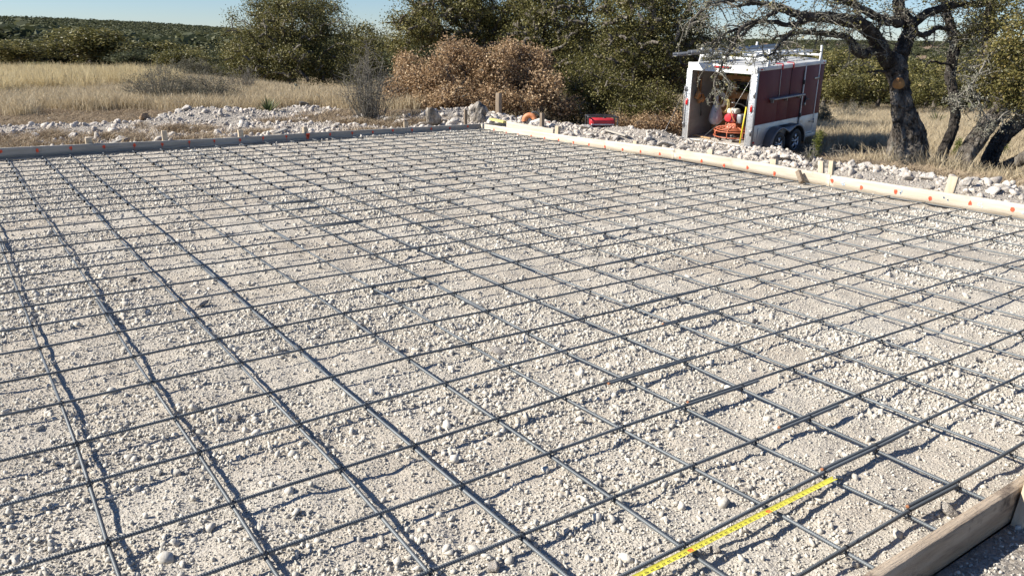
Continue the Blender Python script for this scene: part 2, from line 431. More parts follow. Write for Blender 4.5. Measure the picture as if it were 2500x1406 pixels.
def scatter(name, coll, n_src, P, S, R, label):
    N = len(P); me = bpy.data.meshes.new(name); me.vertices.add(N); me.vertices.foreach_set('co', np.asarray(P, float).ravel())
    S = np.asarray(S, float); S = np.repeat(S[:, None], 3, 1) if S.ndim == 1 else S
    for an, ty, da, pr in (('rot', 'FLOAT_VECTOR', R, 'vector'), ('scl', 'FLOAT_VECTOR', S, 'vector')):
        a = me.attributes.new(an, ty, 'POINT'); a.data.foreach_set(pr, np.asarray(da, np.float32).ravel())
    a = me.attributes.new('pick', 'INT', 'POINT'); a.data.foreach_set('value', rng.integers(0, n_src, N).astype(np.int32))
    me.update()
    o = bpy.data.objects.new(name, me); COL.objects.link(o)
    ng = bpy.data.node_groups.new(name, 'GeometryNodeTree')
    ng.interface.new_socket('Geometry', in_out='INPUT', socket_type='NodeSocketGeometry'); ng.interface.new_socket('Geometry', in_out='OUTPUT', socket_type='NodeSocketGeometry')
    gi = ng.nodes.new('NodeGroupInput'); go = ng.nodes.new('NodeGroupOutput'); ip = ng.nodes.new('GeometryNodeInstanceOnPoints')
    ci = ng.nodes.new('GeometryNodeCollectionInfo'); ci.inputs[0].default_value = coll; ci.inputs[1].default_value = True; ci.inputs[2].default_value = True
    ip.inputs['Pick Instance'].default_value = True
    def na(nm, ty):
        x = ng.nodes.new('GeometryNodeInputNamedAttribute'); x.data_type = ty; x.inputs[0].default_value = nm; return x.outputs[0]
    L = ng.links
    L.new(gi.outputs[0], ip.inputs['Points']); L.new(ci.outputs[0], ip.inputs['Instance']); L.new(na('pick', 'INT'), ip.inputs['Instance Index'])
    L.new(na('rot', 'FLOAT_VECTOR'), ip.inputs['Rotation']); L.new(na('scl', 'FLOAT_VECTOR'), ip.inputs['Scale']); L.new(ip.outputs[0], go.inputs[0])
    md = o.modifiers.new('scatter', 'NODES'); md.node_group = ng
    tag(o, label, kind='stuff')
    return o
gm = []
for k in range(10):
    V, F = hull_rock(100 + k); gm.append(Geo().add(V, t=F).mesh('gravel_stone', M['stone']))
C_grav = src_coll('src_gravel', gm)
rm = []; rock_meshes = []
for k in range(10):
    V, F = poly_rock(200 + k, 2, 15, .07); rm.append(Geo().add(V, t=F).mesh('rubble_stone', M['rubble']))
C_rub = src_coll('src_rubble', rm)
for k in range(12):
    V, F = poly_rock(300 + k, 3, 15, .17); rock_meshes.append(Geo().add(V, t=F).mesh('rock', M['rock']))
def rrot(n): return rng.uniform(0, 2 * math.pi, (n, 3))
def in_bed(n, x0=-4.0, x1=6.15, y0=-.1, y1=12.15):
    x = rng.uniform(x0, x1, n); y = rng.uniform(y0, y1, n)
    ok = (x < XR(y) - .02) & (y < YF(x) - .02)
    return x[ok], y[ok]
def gravel(name, x, y, s, label, sink=.25, hf=bed_h):
    z = hf(x, y) + s * (.5 - sink)
    scatter(name, C_grav, 10, np.stack([x, y, z], 1), s, rrot(len(x)), label)
# fines near the viewer, pea gravel everywhere, coarse stones in drifts
dens = lambda x, y: sstep(fbm(x, y, .9, 3, 51) + .35 * fbm(x, y, .22, 2, 55) + .22 * sstep(-x - y * .25, -1.5, 2.2), -.16, .28)
x, y = in_bed(420000, -2.9, 4.4, -.1, 6.2)
k = (rng.random(len(x)) < .5 + .35 * dens(x, y)) & (rng.random(len(x)) < 1 - sstep(np.hypot(x - CAM[0], y - CAM[1]), 4.5, 8.0)) & (x > -2.75 + 0 * y)
x, y = x[k], y[k]; gravel('fine_gravel', x, y, rng.lognormal(math.log(.0046), .35, len(x)), 'fine crushed limestone chips between the near bars')
x, y = in_bed(230000); k = rng.random(len(x)) < .14 + .80 * dens(x, y)
x, y = x[k], y[k]; gravel('pea_gravel', x, y, np.clip(rng.lognormal(math.log(.0094), .38, len(x)), .004, .022), 'small crushed limestone gravel over the pad')
x, y = in_bed(64000); k = (rng.random(len(x)) < .06 + .75 * dens(x, y) ** 1.5 + .14 * (y > 4))
x, y = x[k], y[k]; gravel('coarse_gravel', x, y, np.clip(rng.lognormal(math.log(.0165), .36, len(x)), .01, .042), 'coarse crushed limestone gravel in drifts over the pad', .32)
# strip outside the near board and loose gravel beyond the forms
x = rng.uniform(-1.2, 2.2, 9000); y = rng.uniform(-1.2, -.16, 9000)
gravel('loose_gravel', x, y, rng.lognormal(math.log(.006), .5, 9000), 'scattered limestone chips outside the near form board', .3, terrain)
nn = 170000
x = rng.uniform(-6, 13.5, nn); y = rng.uniform(-.2, 20.5, nn)
out = (x > XR(y) + .05) | (y > YF(x) + .05)
w = rubble_w(x, y); k = out & (rng.random(nn) < np.clip(w * 1.0, .035, 1)) & (x < 12.0)
x, y = x[k], y[k]; s = np.clip(rng.pareto(2.1, len(x)) * .011 + .008, .008, .085) * (0.75 + .5 * rng.random(len(x)))
z = terrain(x, y) + s * .12
scatter('limestone_rubble', C_rub, 10, np.stack([x, y, z], 1), np.stack([s, s * rng.uniform(.7, 1.2, len(s)), s * rng.uniform(.6, 1, len(s))], 1), rrot(len(s)), 'white crushed limestone rubble piled outside the forms')

# ------------------------------------------------------------ form boards
SP = 0.4064
AO = [0.068, 0.015, -0.053, -0.058, -0.066, -0.015, -0.043, -0.001, 0.017, 0.044, 0.034, 0.032, 0.028, 0.023, 0.039, 0.03, 0.016, 0.026, 0.017, 0.004, -0.008, -0.013, -0.008, -0.014, -0.009, -0.012, -0.012, -0.011, -0.016, -0.026, 0.0]
BO = [-0.023, -0.02, 0.013, -0.044, -0.019, -0.009, -0.018, -0.027, 0.007, 0.006, 0.014, 0.043, 0.029, -0.013, -0.004, -0.006, -0.005, -0.006, -0.001, 0.002, 0.006]
def board(name, P0, P1, ztop, h, t, side, mat, label, group='form boards round the pad', category='form board', chips=0):
    """a plank on edge from P0 to P1 (inner face line), ztop(s) its top, thickness t towards side"""
    P0 = np.array(P0, float); P1 = np.array(P1, float); Ln = np.linalg.norm(P1 - P0); d = (P1 - P0) / Ln
    nrm = np.array([d[1], -d[0]]) * side
    k = max(int(Ln / .06), 4); s = np.linspace(0, Ln, k)
    wob = .006 * (vnoise(s, s * 0 + P0[0], 2.0, 61)) ; zt = np.array([ztop(q) for q in s]) + .004 * vnoise(s, s * 0, 1.1, 63)
    ch = np.zeros(k)
    rows = []
    prof = [(0, 0), (.004, .0), (1 - .004 / t * 0 - .08, 0), (1, -.003), (1, -.05), (1, -h + .003), (.9, -h), (.0, -h), (0, -.05)]
    prof = [(0, -.003), (.08, 0), (.92, 0), (1, -.003), (1, -.035), (1, -.075), (1, -h), (0, -h), (0, -.075), (0, -.035)]
    V = []
    for (a, b) in prof:
        off = nrm[None] * (t * a + wob[:, None]) + P0[None] + d[None] * s[:, None]
        z = zt + b
        if chips and a >= .9 and b > -.05:
            off = off - nrm[None] * (chips * np.clip(vnoise(s, s * 0 + b * 50, .09, 66) + .1, 0, 1))[:, None]
            z = z - chips * np.clip(vnoise(s, s * 0, .13, 67) + .05, 0, 1)
        V.append(np.concatenate([off, z[:, None]], 1))
    V = np.stack(V, 1); n = len(prof)
    i, j = np.meshgrid(np.arange(k - 1), np.arange(n), indexing='ij')
    q = np.stack([i * n + j, i * n + (j + 1) % n, (i + 1) * n + (j + 1) % n, (i + 1) * n + j], -1).reshape(-1, 4)
    if side < 0: q = q[:, ::-1]
    t3 = [[0, b, b + 1] for b in range(1, n - 1)] + [[(k - 1) * n, (k - 1) * n + b + 1, (k - 1) * n + b] for b in range(1, n - 1)]
    g = Geo().add(V.reshape(-1, 3) - np.array([P0[0], P0[1], 0]), q, t3)
    o = g.obj(name, mat); o.location = (P0[0], P0[1], 0)
    tag(o, label, category, group)
    return o, d, nrm
ztR = lambda y: float(np.interp(y, [0, 2.4, 4.5, 5.6, 7.2, 9.4, 12.3], [.10, .128, .126, .150, .156, .108, .074]))
ztF = lambda x: float(np.interp(x, [-4, -2, 0, 1.4, 2.4, 4.4, 6.5], [.145, .135, .106, .089, .095, .081, .066]))
ztN = lambda x: .097
boards = {}
def rboard(y0, y1, label):
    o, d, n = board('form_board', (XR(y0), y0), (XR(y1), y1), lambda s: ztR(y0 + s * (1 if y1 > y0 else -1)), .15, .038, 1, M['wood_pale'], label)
    return o
boards['R0'] = rboard(-.14, 4.538, 'pale form board with blue chalk blotches on the sunny right side')
boards['R1'] = rboard(4.542, 7.128, 'short pale form board with the fallen stake leaning on it')
boards['R2'] = rboard(7.132, 12.27, 'pale form board on the right side reaching to the far corner')
def fboard(x0, x1, label):
    o, d, n = board('form_board', (x0, YF(x0)), (x1, YF(x1)), lambda s: ztF(x0 + s), .16, .038, -1, M['wood_grey_shaded'], label)
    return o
boards['F0'] = fboard(-4.3, 2.408, 'grey shaded form board along the far edge, left of the smeared orange mark')
boards['F1'] = fboard(2.412, 6.75, 'grey shaded form board along the far edge, running past the far corner')
nb, _, _ = board('form_board', (-4.3, -.100), (6.24, -.100), lambda s: ztN(s), .14, .038, 1, M['wood_old'], 'weathered brown form board with a splintered edge at the near corner', chips=.006)
def blob(g, c, ax_u, ax_v, r, drip, sd, n=18):
    q = np.random.default_rng(sd); th = np.linspace(0, 2 * math.pi, n, endpoint=False)
    rr = r * (1 + .22 * q.normal(size=n) * .6 + .12 * np.sin(3 * th + q.uniform(0, 6)))
    v = [c] + [c + ax_u * a * math.cos(t) * .78 + ax_v * a * math.sin(t) for a, t in zip(rr, th)]
    g.add(v, t=[[0, 1 + k, 1 + (k + 1) % n] for k in range(n)])
    if drip:
        w = r * .14; x0 = q.uniform(-.3, .3) * r
        p = c + ax_u * x0
        e = c * 0 + q.uniform(-.2, .2) * r * ax_u
        g.add([p - ax_u * w, p + ax_u * w, p + ax_u * w * .6 - ax_v * drip + e, p - ax_u * w * .6 - ax_v * drip + e], q=[[0, 1, 2, 3]])
MRK = [(11.812, 0.002), (11.402, -0.014), (11.021, -0.008), (10.618, 0.002), (10.22, 0.005), (9.827, 0.01), (9.428, 0.009), (9.027, 0.018), (8.634, 0.027), (8.22, 0.027), (7.818, 0.041), (7.41, 0.05), (7.005, 0.044), (6.59, 0.047), (6.182, 0.035), (5.786, 0.058), (5.349, 0.04), (4.948, 0.058), (4.51, 0.064), (4.117, 0.037), (3.692, 0.054), (3.291, 0.042), (2.861, 0.059), (2.441, 0.065), (2.03, .055), (1.62, .06), (1.2, .05), (.8, .06)]
MLK = [(-2.085, 0.091), (-1.644, 0.076), (-1.214, 0.082), (-0.774, 0.071), (-0.352, 0.064), (0.049, 0.051), (0.455, 0.063), (0.844, 0.059), (1.258, 0.047), (1.643, 0.058), (2.046, 0.055), (2.43, 0.045), (2.841, 0.05), (3.264, 0.048), (3.668, 0.04), (4.078, 0.047), (4.483, 0.033), (4.902, 0.034), (5.316, 0.027), (5.733, 0.037)]
for k, (y, z) in enumerate(MRK):
    p = boards['R0'] if y < 4.54 else boards['R1'] if y < 7.13 else boards['R2']
    g = Geo(); c = np.array([XR(y) - .0045 - .006 * float(vnoise(y + .14, XR(-.14), 2.0, 61)) * 0 - .001, y, z]) - np.array(p.location)
    q = np.random.default_rng(900 + k)
    blob(g, c, np.array([0, -1., 0]), np.array([0, 0, 1.]), .024 if y < 7 else .021, .055 * q.random() + .01 if q.random() < .75 else 0, 70 + k)
    g.obj('paint_mark', M['orange'], p)
for k, (x, z) in enumerate(MLK):
    p = boards['F0'] if x < 2.41 else boards['F1']
    g = Geo(); c = np.array([x, YF(x) - .0055, z]) - np.array(p.location)
    q = np.random.default_rng(950 + k)
    if k == 11:
        g.add(np.array([[c[0] - .03, c[1], c[2] - .07], [c[0] + .012, c[1], c[2] - .065], [c[0] + .035, c[1], c[2] + .045], [c[0] - .028, c[1], c[2] + .04]]), q=[[0, 1, 2, 3]])
    blob(g, c, np.array([1., 0, 0]), np.array([0, 0, 1.]), .026 if x < .2 else .022, .07 * q.random() + .02 if q.random() < .8 else 0, 40 + k)
    g.obj('paint_mark', M['orange'], p)
for y, z in ((4.35, .055), (3.62, .05), (3.12, .062), (2.75, .055), (2.3, .05)):
    g = Geo()
    for q in range(5):
        blob(g, np.array([XR(y) - .0045, y + rng.normal(0, .018), z + rng.normal(0, .014)]) - np.array(boards['R0'].location), np.array([0, -1., 0]), np.array([0, 0, 1.]), .011, 0, int(y * 100) + q, 9)
    g.obj('chalk_blotch', M['bluechalk'], boards['R0'])

# ------------------------------------------------------------ stakes and loose lumber
def stake(u, vt, vb, z0, w, d, label, mat='stake', lean=(0, 0), rz=0.0, name='wood_stake', top=None, pt=None):
    """a stake whose foot stands where the ground shows at (u, vb) and whose top shows at vt"""
    p = onz(u, vb, z0) if pt is None else np.array(pt, float)
    dep = -((p - CAM) @ RM)[2]
    h = (vb - vt) / FPX * dep * 1.0 if top is None else top
    g = Geo(); bury = .15
    n = 6
    for a in range(n):
        pass
    s = np.linspace(-bury, h, 7); V = []
    for q, zz in enumerate(s):
        ww = w / 2 * (1 + .04 * math.sin(zz * 40 + u)); dd = d / 2
        ox = lean[0] * zz; oy = lean[1] * zz
        tz = .006 * math.sin(u) if q == 6 else 0
        V += [[ox - ww, oy - dd, zz], [ox + ww, oy - dd, zz + tz], [ox + ww, oy + dd, zz + tz * 2], [ox - ww, oy + dd, zz + tz]]
    Q = [[4 * i + j, 4 * i + (j + 1) % 4, 4 * i + 4 + (j + 1) % 4, 4 * i + 4 + j] for i in range(6) for j in range(4)] + [[3, 2, 1, 0], [24, 25, 26, 27]]
    o = Geo().add(V, Q).obj(name, M[mat], bevel=.002)
    o.location = p; o.rotation_euler = (0, 0, rz)
    return tag(o, label, 'stake', 'stakes holding the forms')
def by_far(u, off=.065):     # foot behind the far board on the line of sight u
    x = None
    d = ray(u, 335); 
    # intersect with plane y = YF(x)+off
    t = (12.13 + off - CAM[1] + .0256 * CAM[0]) / (d[1] - .0256 * d[0])
    p = CAM + d * t; return np.array([p[0], p[1], -.06])
def by_right(u, off=.065, v=400):
    d = ray(u, v); t = (6.20 + off - .0135 * CAM[1] - CAM[0]) / (d[0] + .0135 * d[1])
    p = CAM + d * t; return np.array([p[0], p[1], -.05])
def top_at(p, v):
    d = (np.array(p) - CAM) @ RM; dep = -d[2]
    z = 0.0
    lo, hi = -.3, 1.6
    for _ in range(30):
        m_ = (lo + hi) / 2; q = (np.array([p[0], p[1], p[2] + m_]) - CAM) @ RM
        vv = 703 - FPX * q[1] / -q[2]
        if vv > v: lo = m_
        else: hi = m_
    return lo
for u, v, w, d_, rz_, mt, lb in ((215, 337, .085, .036, .1, 'stake', 'low square-cut stake top behind the far form, leftmost in the row'),
                            (402, 319, .075, .04, .0, 'stake', 'grey stake rising behind the far form, second from the left'),
                            (588, 317, .085, .038, .15, 'stake', 'stake behind the far form, just below the white rubble mound'),
                            (745, 310, .075, .06, .3, 'stake', 'block stake behind the joint with the smeared orange mark'),
                            (992, 297, .085, .038, -.1, 'stake', 'short pale stake behind the far form, in front of the heaped boulders'),
                            (1137, 268, .06, .045, 0, 'stake_dark', 'tall thin stake behind the far form, beside the split boulder')):
    p = by_far(u); stake(u, 0, 0, 0, w, d_, lb, mt, pt=p, top=top_at(p, v), rz=rz_)
for u, v, w, d_, lean, mt, lb in ((1359, 309, .05, .09, (0, 0), 'stake', 'white-painted block stake at the near end of the spare board'),
                            (1549, 344, .05, .08, (.0, .0), 'stake', 'low brown stake behind the right form, in front of the gravel heap'),
                            (1733, 364, .045, .085, (0, 0), 'stake', 'stake behind the right form, just below the trailer ramp'),
                            (1889, 388, .05, .09, (0, 0), 'stake', 'ribbed pale stake behind the right form, left of the split stake'),
                            (2033, 393, .04, .06, (0, .05), 'stake', 'upright pale half of the split stake against the right form'),
                            (2325, 431, .035, .10, (.06, -.10), 'stake', 'leaning cleft stake behind the right form, below the leaning oak')):
    p = by_right(u, .075, 400); stake(u, 0, 0, 0, w, d_, lb, mt, pt=p, top=top_at(p, v), lean=lean)
p = by_right(2012, .12, 400); stake(2012, 0, 0, 0, .04, .07, 'tan slanted half of the split stake beside a dark rock', 'stake', pt=p, top=top_at(p, 396), lean=(.0, .14))
p = onz(1217, 300, -.12); stake(1217, 0, 0, 0, .10, .10, 'tall square post standing before the brown oak brush', 'stake_dark', pt=p, top=top_at(p, 227), name='wood_post', rz=.3)
p = onz(1323, 318, -.05); p = by_right(1323, .85, 318); p[2] = -.08; stake(1323, 0, 0, 0, .07, .07, 'orange-brown stake standing beside the cut-off saw', 'stake_dark', pt=p, top=top_at(p, 276))
# near right stake outside the near board
o = stake(0, 0, 0, 0, .10, .040, 'thick weathered stake nailed outside the near board, in the right corner', 'stake', pt=(.385, -.163, -.07), top=.40, lean=(.17, -.02))
# fallen stake leaning on the inside of the right form
o = Geo().box((0, 0, 0), (.05, .17, .055)).obj('stake_offcut', M['stake_dark'], bevel=.003)
pp = by_right(1956, -.06, 437); o.location = (pp[0] - .03, pp[1], .065); o.rotation_euler = (rad(48), rad(10), rad(-12))
tag(o, 'brown stake offcut leaning on the inner face of the right form', 'offcut')
def plank(name, A, B, w, h, mat, label, cat='plank'):
    A = np.array(A, float); B = np.array(B, float); d = B - A; L_ = np.linalg.norm(d)
    o = Geo().box((0, 0, 0), (L_, w, h)).obj(name, M[mat], bevel=.003)
    o.location = (A + B) / 2; o.rotation_euler = Vector(d).to_track_quat('X', 'Z').to_euler()
    return tag(o, label, cat)
a = by_right(1238, .42, 303); b = by_right(1352, .42, 325)
plank('spare_board', (a[0], a[1], .06), (b[0], b[1], .045), .038, .14, 'wood_pale', 'spare pale board on edge just outside the far corner of the forms', 'board')
plank('yellow_board', (*onz(1198, 293, .10)[:2], .115), (*onz(1233, 299, .10)[:2], .105), .09, .04, 'wood_yel', 'short yellowish board resting on the far corner of the forms', 'board')
for u1, v1, u2, v2, z, lb in ((260, 350, 300, 342, -.02, 'thin grey lath in the rubble behind the far form'), (1480, 322, 1530, 338, -.02, 'narrow batten lying in the rubble below the generator'),
                        (345, 275, 395, 287, -.12, 'white slab of stone-coloured board beside the tan rock'), (672, 333, 700, 322, -.05, 'brown broken stick behind the far form, left of the joint')):
    A = onz(u1, v1, z); B = onz(u2, v2, z); A[2] = float(terrain(A[0], A[1])) + .05; B[2] = float(terrain(B[0], B[1])) + .06
    plank('wood_lath', A, B, .07, .03, 'wood_grey_shaded', lb, 'lath')

# ------------------------------------------------------------ rebar mat
mat_e = empty('rebar_mat', (0, 0, 0), label='grid of dark ribbed steel bars tied with wire inside the wooden forms', category='rebar mat')
RA = {0: [(0.01, 0.01), (0.36, -0.004), (0.82, -0.003)], 1: [(-0.84, -0.023), (-0.39, -0.006), (-0.02, 0.001), (0.37, -0.0), (0.81, 0.004), (1.22, 0.001), (1.62, -0.003)], 2: [(-1.63, 0.012), (-1.27, 0.004), (-0.83, 0.012), (-0.4, 0.003), (-0.01, -0.002), (0.37, -0.007), (0.82, 0.007), (1.23, 0.002), (1.62, -0.021), (2.06, -0.031)], 3: [(-2.05, 0.002), (-1.62, 0.002), (-1.28, 0.002), (-0.83, 0.01), (-0.41, 0.019), (-0.02, 0.013), (0.39, 0.004), (0.83, -0.0), (1.24, -0.003), (1.67, -0.008), (2.07, -0.014), (2.45, -0.012)], 4: [(-2.47, -0.033), (-2.04, -0.024), (-1.61, -0.026), (-1.27, -0.008), (-0.83, -0.002), (-0.42, 0.01), (-0.01, 0.019), (0.42, 0.015), (0.85, 0.011), (1.24, 0.018), (1.65, 0.016), (2.07, 0.004)], 5: [(-2.46, -0.039), (-2.04, -0.023), (-1.6, -0.012), (-1.27, -0.0), (-0.83, 0.011), (-0.44, 0.014), (-0.04, 0.019)], 6: [(-2.45, -0.04), (-2.05, -0.026), (-1.61, 0.009), (-1.28, 0.013), (-0.82, 0.034)], 7: [(-2.45, -0.012), (-2.05, 0.003), (-1.6, 0.011), (-1.27, 0.016), (-0.82, 0.014)], 8: [(-2.46, -0.025), (-2.05, -0.015), (-1.6, 0.005), (-1.27, 0.028), (-0.82, 0.034)], 9: [(-2.46, -0.02), (-2.05, 0.001), (-1.61, 0.027), (-1.26, 0.023), (-0.81, 0.032)], 10: [(-2.46, -0.013), (-2.05, 0.002), (-1.6, 0.023), (-1.25, 0.029)]}
RB = {-6: [(1.53, -0.009), (1.98, 0.003), (2.36, 0.008), (2.83, 0.013), (3.24, 0.006), (3.68, 0.001)], -5: [(1.16, 0.007), (1.54, 0.008), (1.99, 0.011), (2.37, 0.005), (2.85, 0.004), (3.25, -0.002)], -4: [(0.77, -0.022), (1.16, -0.005), (1.53, 0.006), (2.01, 0.009), (2.4, 0.003), (2.86, 0.011), (3.27, 0.013), (3.74, 0.002)], -3: [(0.76, -0.007), (1.16, -0.014), (1.55, -0.005), (2.02, -0.011), (2.41, -0.013), (2.86, -0.005), (3.3, -0.003)], -2: [(0.4, -0.01), (0.77, -0.001), (1.17, 0.004), (1.56, -0.0), (2.03, -0.001), (2.43, 0.01), (2.86, 0.011), (3.31, 0.012), (3.75, 0.017)], -1: [(0.41, 0.026), (0.76, 0.012), (1.18, 0.001), (1.57, -0.007), (2.03, -0.021)], 0: [(0.08, 0.024), (0.42, -0.0), (0.76, 0.006), (1.17, -0.001), (1.58, 0.011), (2.04, -0.021)], 1: [(0.06, -0.022), (0.42, -0.014), (0.75, -0.009), (1.17, 0.014), (1.58, 0.037)], 2: [(0.07, -0.001), (0.43, -0.01), (0.77, -0.003), (1.16, 0.008), (1.57, 0.023)], 3: [(0.42, -0.009), (0.76, 0.006), (1.16, 0.009), (1.58, 0.011)], 4: [(0.42, -0.017), (0.73, -0.019), (1.15, 0.021), (1.58, 0.004)], 5: [(0.72, -0.008), (1.14, -0.002), (1.57, -0.004)]}
def sm(tbl, k, x):
    t = tbl.get(k)
    if not t: return np.zeros_like(x)
    a = np.array(t); v = a[:, 1].copy()
    if len(v) > 2: v[1:-1] = (a[:-2, 1] + 2 * a[1:-1, 1] + a[2:, 1]) / 4
    r = np.interp(x, a[:, 0], v)
    r = np.interp(x, np.concatenate([[a[0, 0] - 1.5], a[:, 0], [a[-1, 0] + 1.5]]), np.concatenate([[v[0] * .5], v, [0]]))
    return r
def yA(i, x): return i * SP + AO[i] + sm(RA, i, x) + .007 * vnoise(x, x * 0 + i * 3.3, 1.3, 71)
def xB(j, y):
    if j == 15: return XR(y) - .075 + .012 * vnoise(y, y * 0, 1.5, 77)
    return j * SP + BO[j + 6] + sm(RB, j, y) + .007 * vnoise(y, y * 0 + j * 2.7, 1.3, 72)
def zA(i, x): return .0085 + .006 * vnoise(x, x * 0 + i * 5.1, 1.2, 73) + .004 * vnoise(x, x * 0 + i, .3, 79)
def zB(j, y): return -.0085 + .006 * vnoise(y, y * 0 + j * 5.1, 1.2, 74)
BR = .0062
def rebar(pathf, s0, s1, label=None):
    """pathf(s)->Nx3; ribs are real geometry near the viewer, plain round bar beyond"""
    s = [s0]
    pitch = .0088
    c = lambda q: math.dist(pathf(np.array([q]))[0], CAM)
    while s[-1] < s1:
        d = c(s[-1])
        s.append(s[-1] + (pitch / 4 if d < 4.3 else .025 if d < 6 else .12))
    s = np.array(s); s[-1] = s1
    P = pathf(s); dist = np.linalg.norm(P - CAM, axis=1)
    n = 10 if dist.min() < 4.3 else 7
    T = np.gradient(P, axis=0); T /= np.linalg.norm(T, axis=1, keepdims=True)
    U = np.cross(T, [0, 0, 1.0]); U /= np.linalg.norm(U, axis=1, keepdims=True); B = np.cross(U, T)
    th = np.arange(n) * 2 * math.pi / n
    near = (dist < 4.3)[:, None]
    ph = (s[:, None] / pitch * 2 * math.pi + 1.6 * np.sin(th)[None] * 1.2)
    rib = np.clip(np.cos(ph) * 1.6 - .2, 0, 1) * .0019
    lug = .0009 * (np.abs(np.cos(th)) > .9)[None]
    r = BR + np.where(near, np.maximum(rib, lug), .0006)
    V = (P[:, None] + r[..., None] * (np.cos(th)[None, :, None] * U[:, None] + np.sin(th)[None, :, None] * B[:, None])).reshape(-1, 3)
    k = len(s)
    i, j = np.meshgrid(np.arange(k - 1), np.arange(n), indexing='ij')
    q = np.stack([i * n + j, (i + 1) * n + j, (i + 1) * n + (j + 1) % n, i * n + (j + 1) % n], -1).reshape(-1, 4)
    cap = [[a, a + 1, 0] for a in range(1, n - 1)] + [[(k - 1) * n, (k - 1) * n + a, (k - 1) * n + a + 1] for a in range(1, n - 1)]
    o = Geo().add(V, q, cap).obj('rebar', M['rebar'], mat_e, smooth=True)
    if label: o['label'] = label
    return o
xend = [float(XR(i * SP)) - .065 - .02 * (i % 3) for i in range(31)]
def pathA(i, dy=0.0, dz=0.0): return lambda s: np.stack([s, yA(i, s) + dy, zA(i, s) + dz], 1)
def pathB(j, dx=0.0, dz=0.0): return lambda s: np.stack([xB(j, s) + dx, s, zB(j, s) + dz], 1)
lapA = {0: (.03, .345, 1), 1: (.0, .62, 1), 2: (.17, .6, 1), 3: (.02, .52, 1), 4: (-.16, .5, -1), 5: (.72, 1.2, 1)}
for i in range(31):
    if i == 30:
        rebar(lambda s: np.stack([s, YF(s) - .07 + .008 * vnoise(s, s * 0, 1.2, 75), zB(3, s)], 1), -4.0, 6.02); continue
    if i in lapA:
        a, b, sg = lapA[i]
        rebar(pathA(i), -3.9, b)
        rebar(lambda s, i=i, sg=sg: np.stack([s, yA(i, s) + sg * .0175, zA(i, s) + .001], 1), a, xend[i])
    else:
        c_ = -0.5 + ((i * 2.37) % 4.2)
        rebar(pathA(i), -3.9, c_ + .3)
        rebar(lambda s, i=i: np.stack([s, yA(i, s) + .016, zA(i, s)], 1), c_ - .3, xend[i])
for j in range(-6, 16):
    e0 = -.045 + .02 * ((j * 7) % 3) / 3
    c_ = 3.2 + ((j * 3.1) % 5.5)
    e1 = float(YF(j * SP)) - .05
    if j >= 7:
        rebar(pathB(j), e0, e1)
    else:
        rebar(pathB(j), e0, c_ + .3); rebar(pathB(j, .016), c_ - .3, e1)
M['rust'] = mk('rusty_cut_end', [(.30, .12, .05)], rough=.8)
for i, (a, b, sg) in lapA.items():
    q = np.array([a - .0005]); p = np.array([a, float(yA(i, q)[0]) + sg * .0175, float(zA(i, q)[0]) + .001])
    g = Geo(); tube(g, [p - [.001, 0, 0], p + [.010, 0, 0]], BR + .0009, 10); g.obj('cut_end', M['rust'], mat_e)
# wire ties
def tie_mesh(seed):
    r = np.random.default_rng(seed); g = Geo()
    for sx in (1, -1):
        th = np.linspace(0, 2 * math.pi, 9)[:-1]
        a = r.uniform(.0105, .0125)
        d = np.array([sx, 1, 0]) / math.sqrt(2)
        pts = [d * a * 1.25 * math.cos(t) + np.array([0, 0, 1]) * .0185 * math.sin(t) for t in th]; pts.append(pts[0])
        tube(g, pts, .0013, 4, cap=False)
    e = r.normal(size=3) * .012; e[2] = -.012
    tw = np.array([[0, 0, -.017], [.004, .003, -.026], [.012 * r.normal(), .012 * r.normal(), -.034]])
    tube(g, tw, .0022, 4)
    if r.random() < .5: tube(g, [[0, 0, .016], [.006, .004, .024], [.02 * r.normal(), .02 * r.normal(), .034]], .0013, 3)
    return g
tms = [tie_mesh(k).mesh('wire_tie', M['tie']) for k in range(6)]
ties = []
for i in range(30):
    for j in range(-6, 15):
        x = j * SP; y = i * SP
        for _ in range(3): y = float(yA(i, np.array([x]))[0]); x = float(xB(j, np.array([y]))[0])
        if (i * 31 + j * 17) % 11 == 3: continue
        ties.append((math.dist((x, y, 0), CAM), x, y, (i + 3 * j) % 6, (i * 7 + j * 5) % 4))
ties.sort()
far_g = Geo()
for k, (d, x, y, mi, rz) in enumerate(ties):
    if k < 290:
        o = bpy.data.objects.new('wire_tie', tms[mi]); COL.objects.link(o); o.parent = mat_e
        o.location = (x, y, 0); o.rotation_euler = (0, 0, rz * math.pi / 2)
    else:
        far_g.box((x, y, -.004), (.0165, .0165, .029))
tag(far_g.obj('wire_tie_far', M['tie'], mat_e), kind='stuff')
# three short dark bars lying on the mat in the middle distance
for (u1, v1, u2, v2, lb) in ((655, 499, 770, 491, 'short loose steel bar on the mat, upper of the pair left of centre'), (690, 514, 780, 507, 'short loose steel bar on the mat, lower of the pair left of centre'), (765, 555, 885, 541, 'short loose steel bar on the mat, nearest and rightmost of the three')):
    A = onz(u1, v1, .027); B = onz(u2, v2, .027); g = Geo()
    tube(g, [(0, 0, 0), tuple((B - A) / 2), tuple(B - A)], .009, 8); o = g.obj('loose_bar', M['rebar'], smooth=True); o.location = A
    tag(o, lb, 'steel bar', 'loose bars lying on the mat')

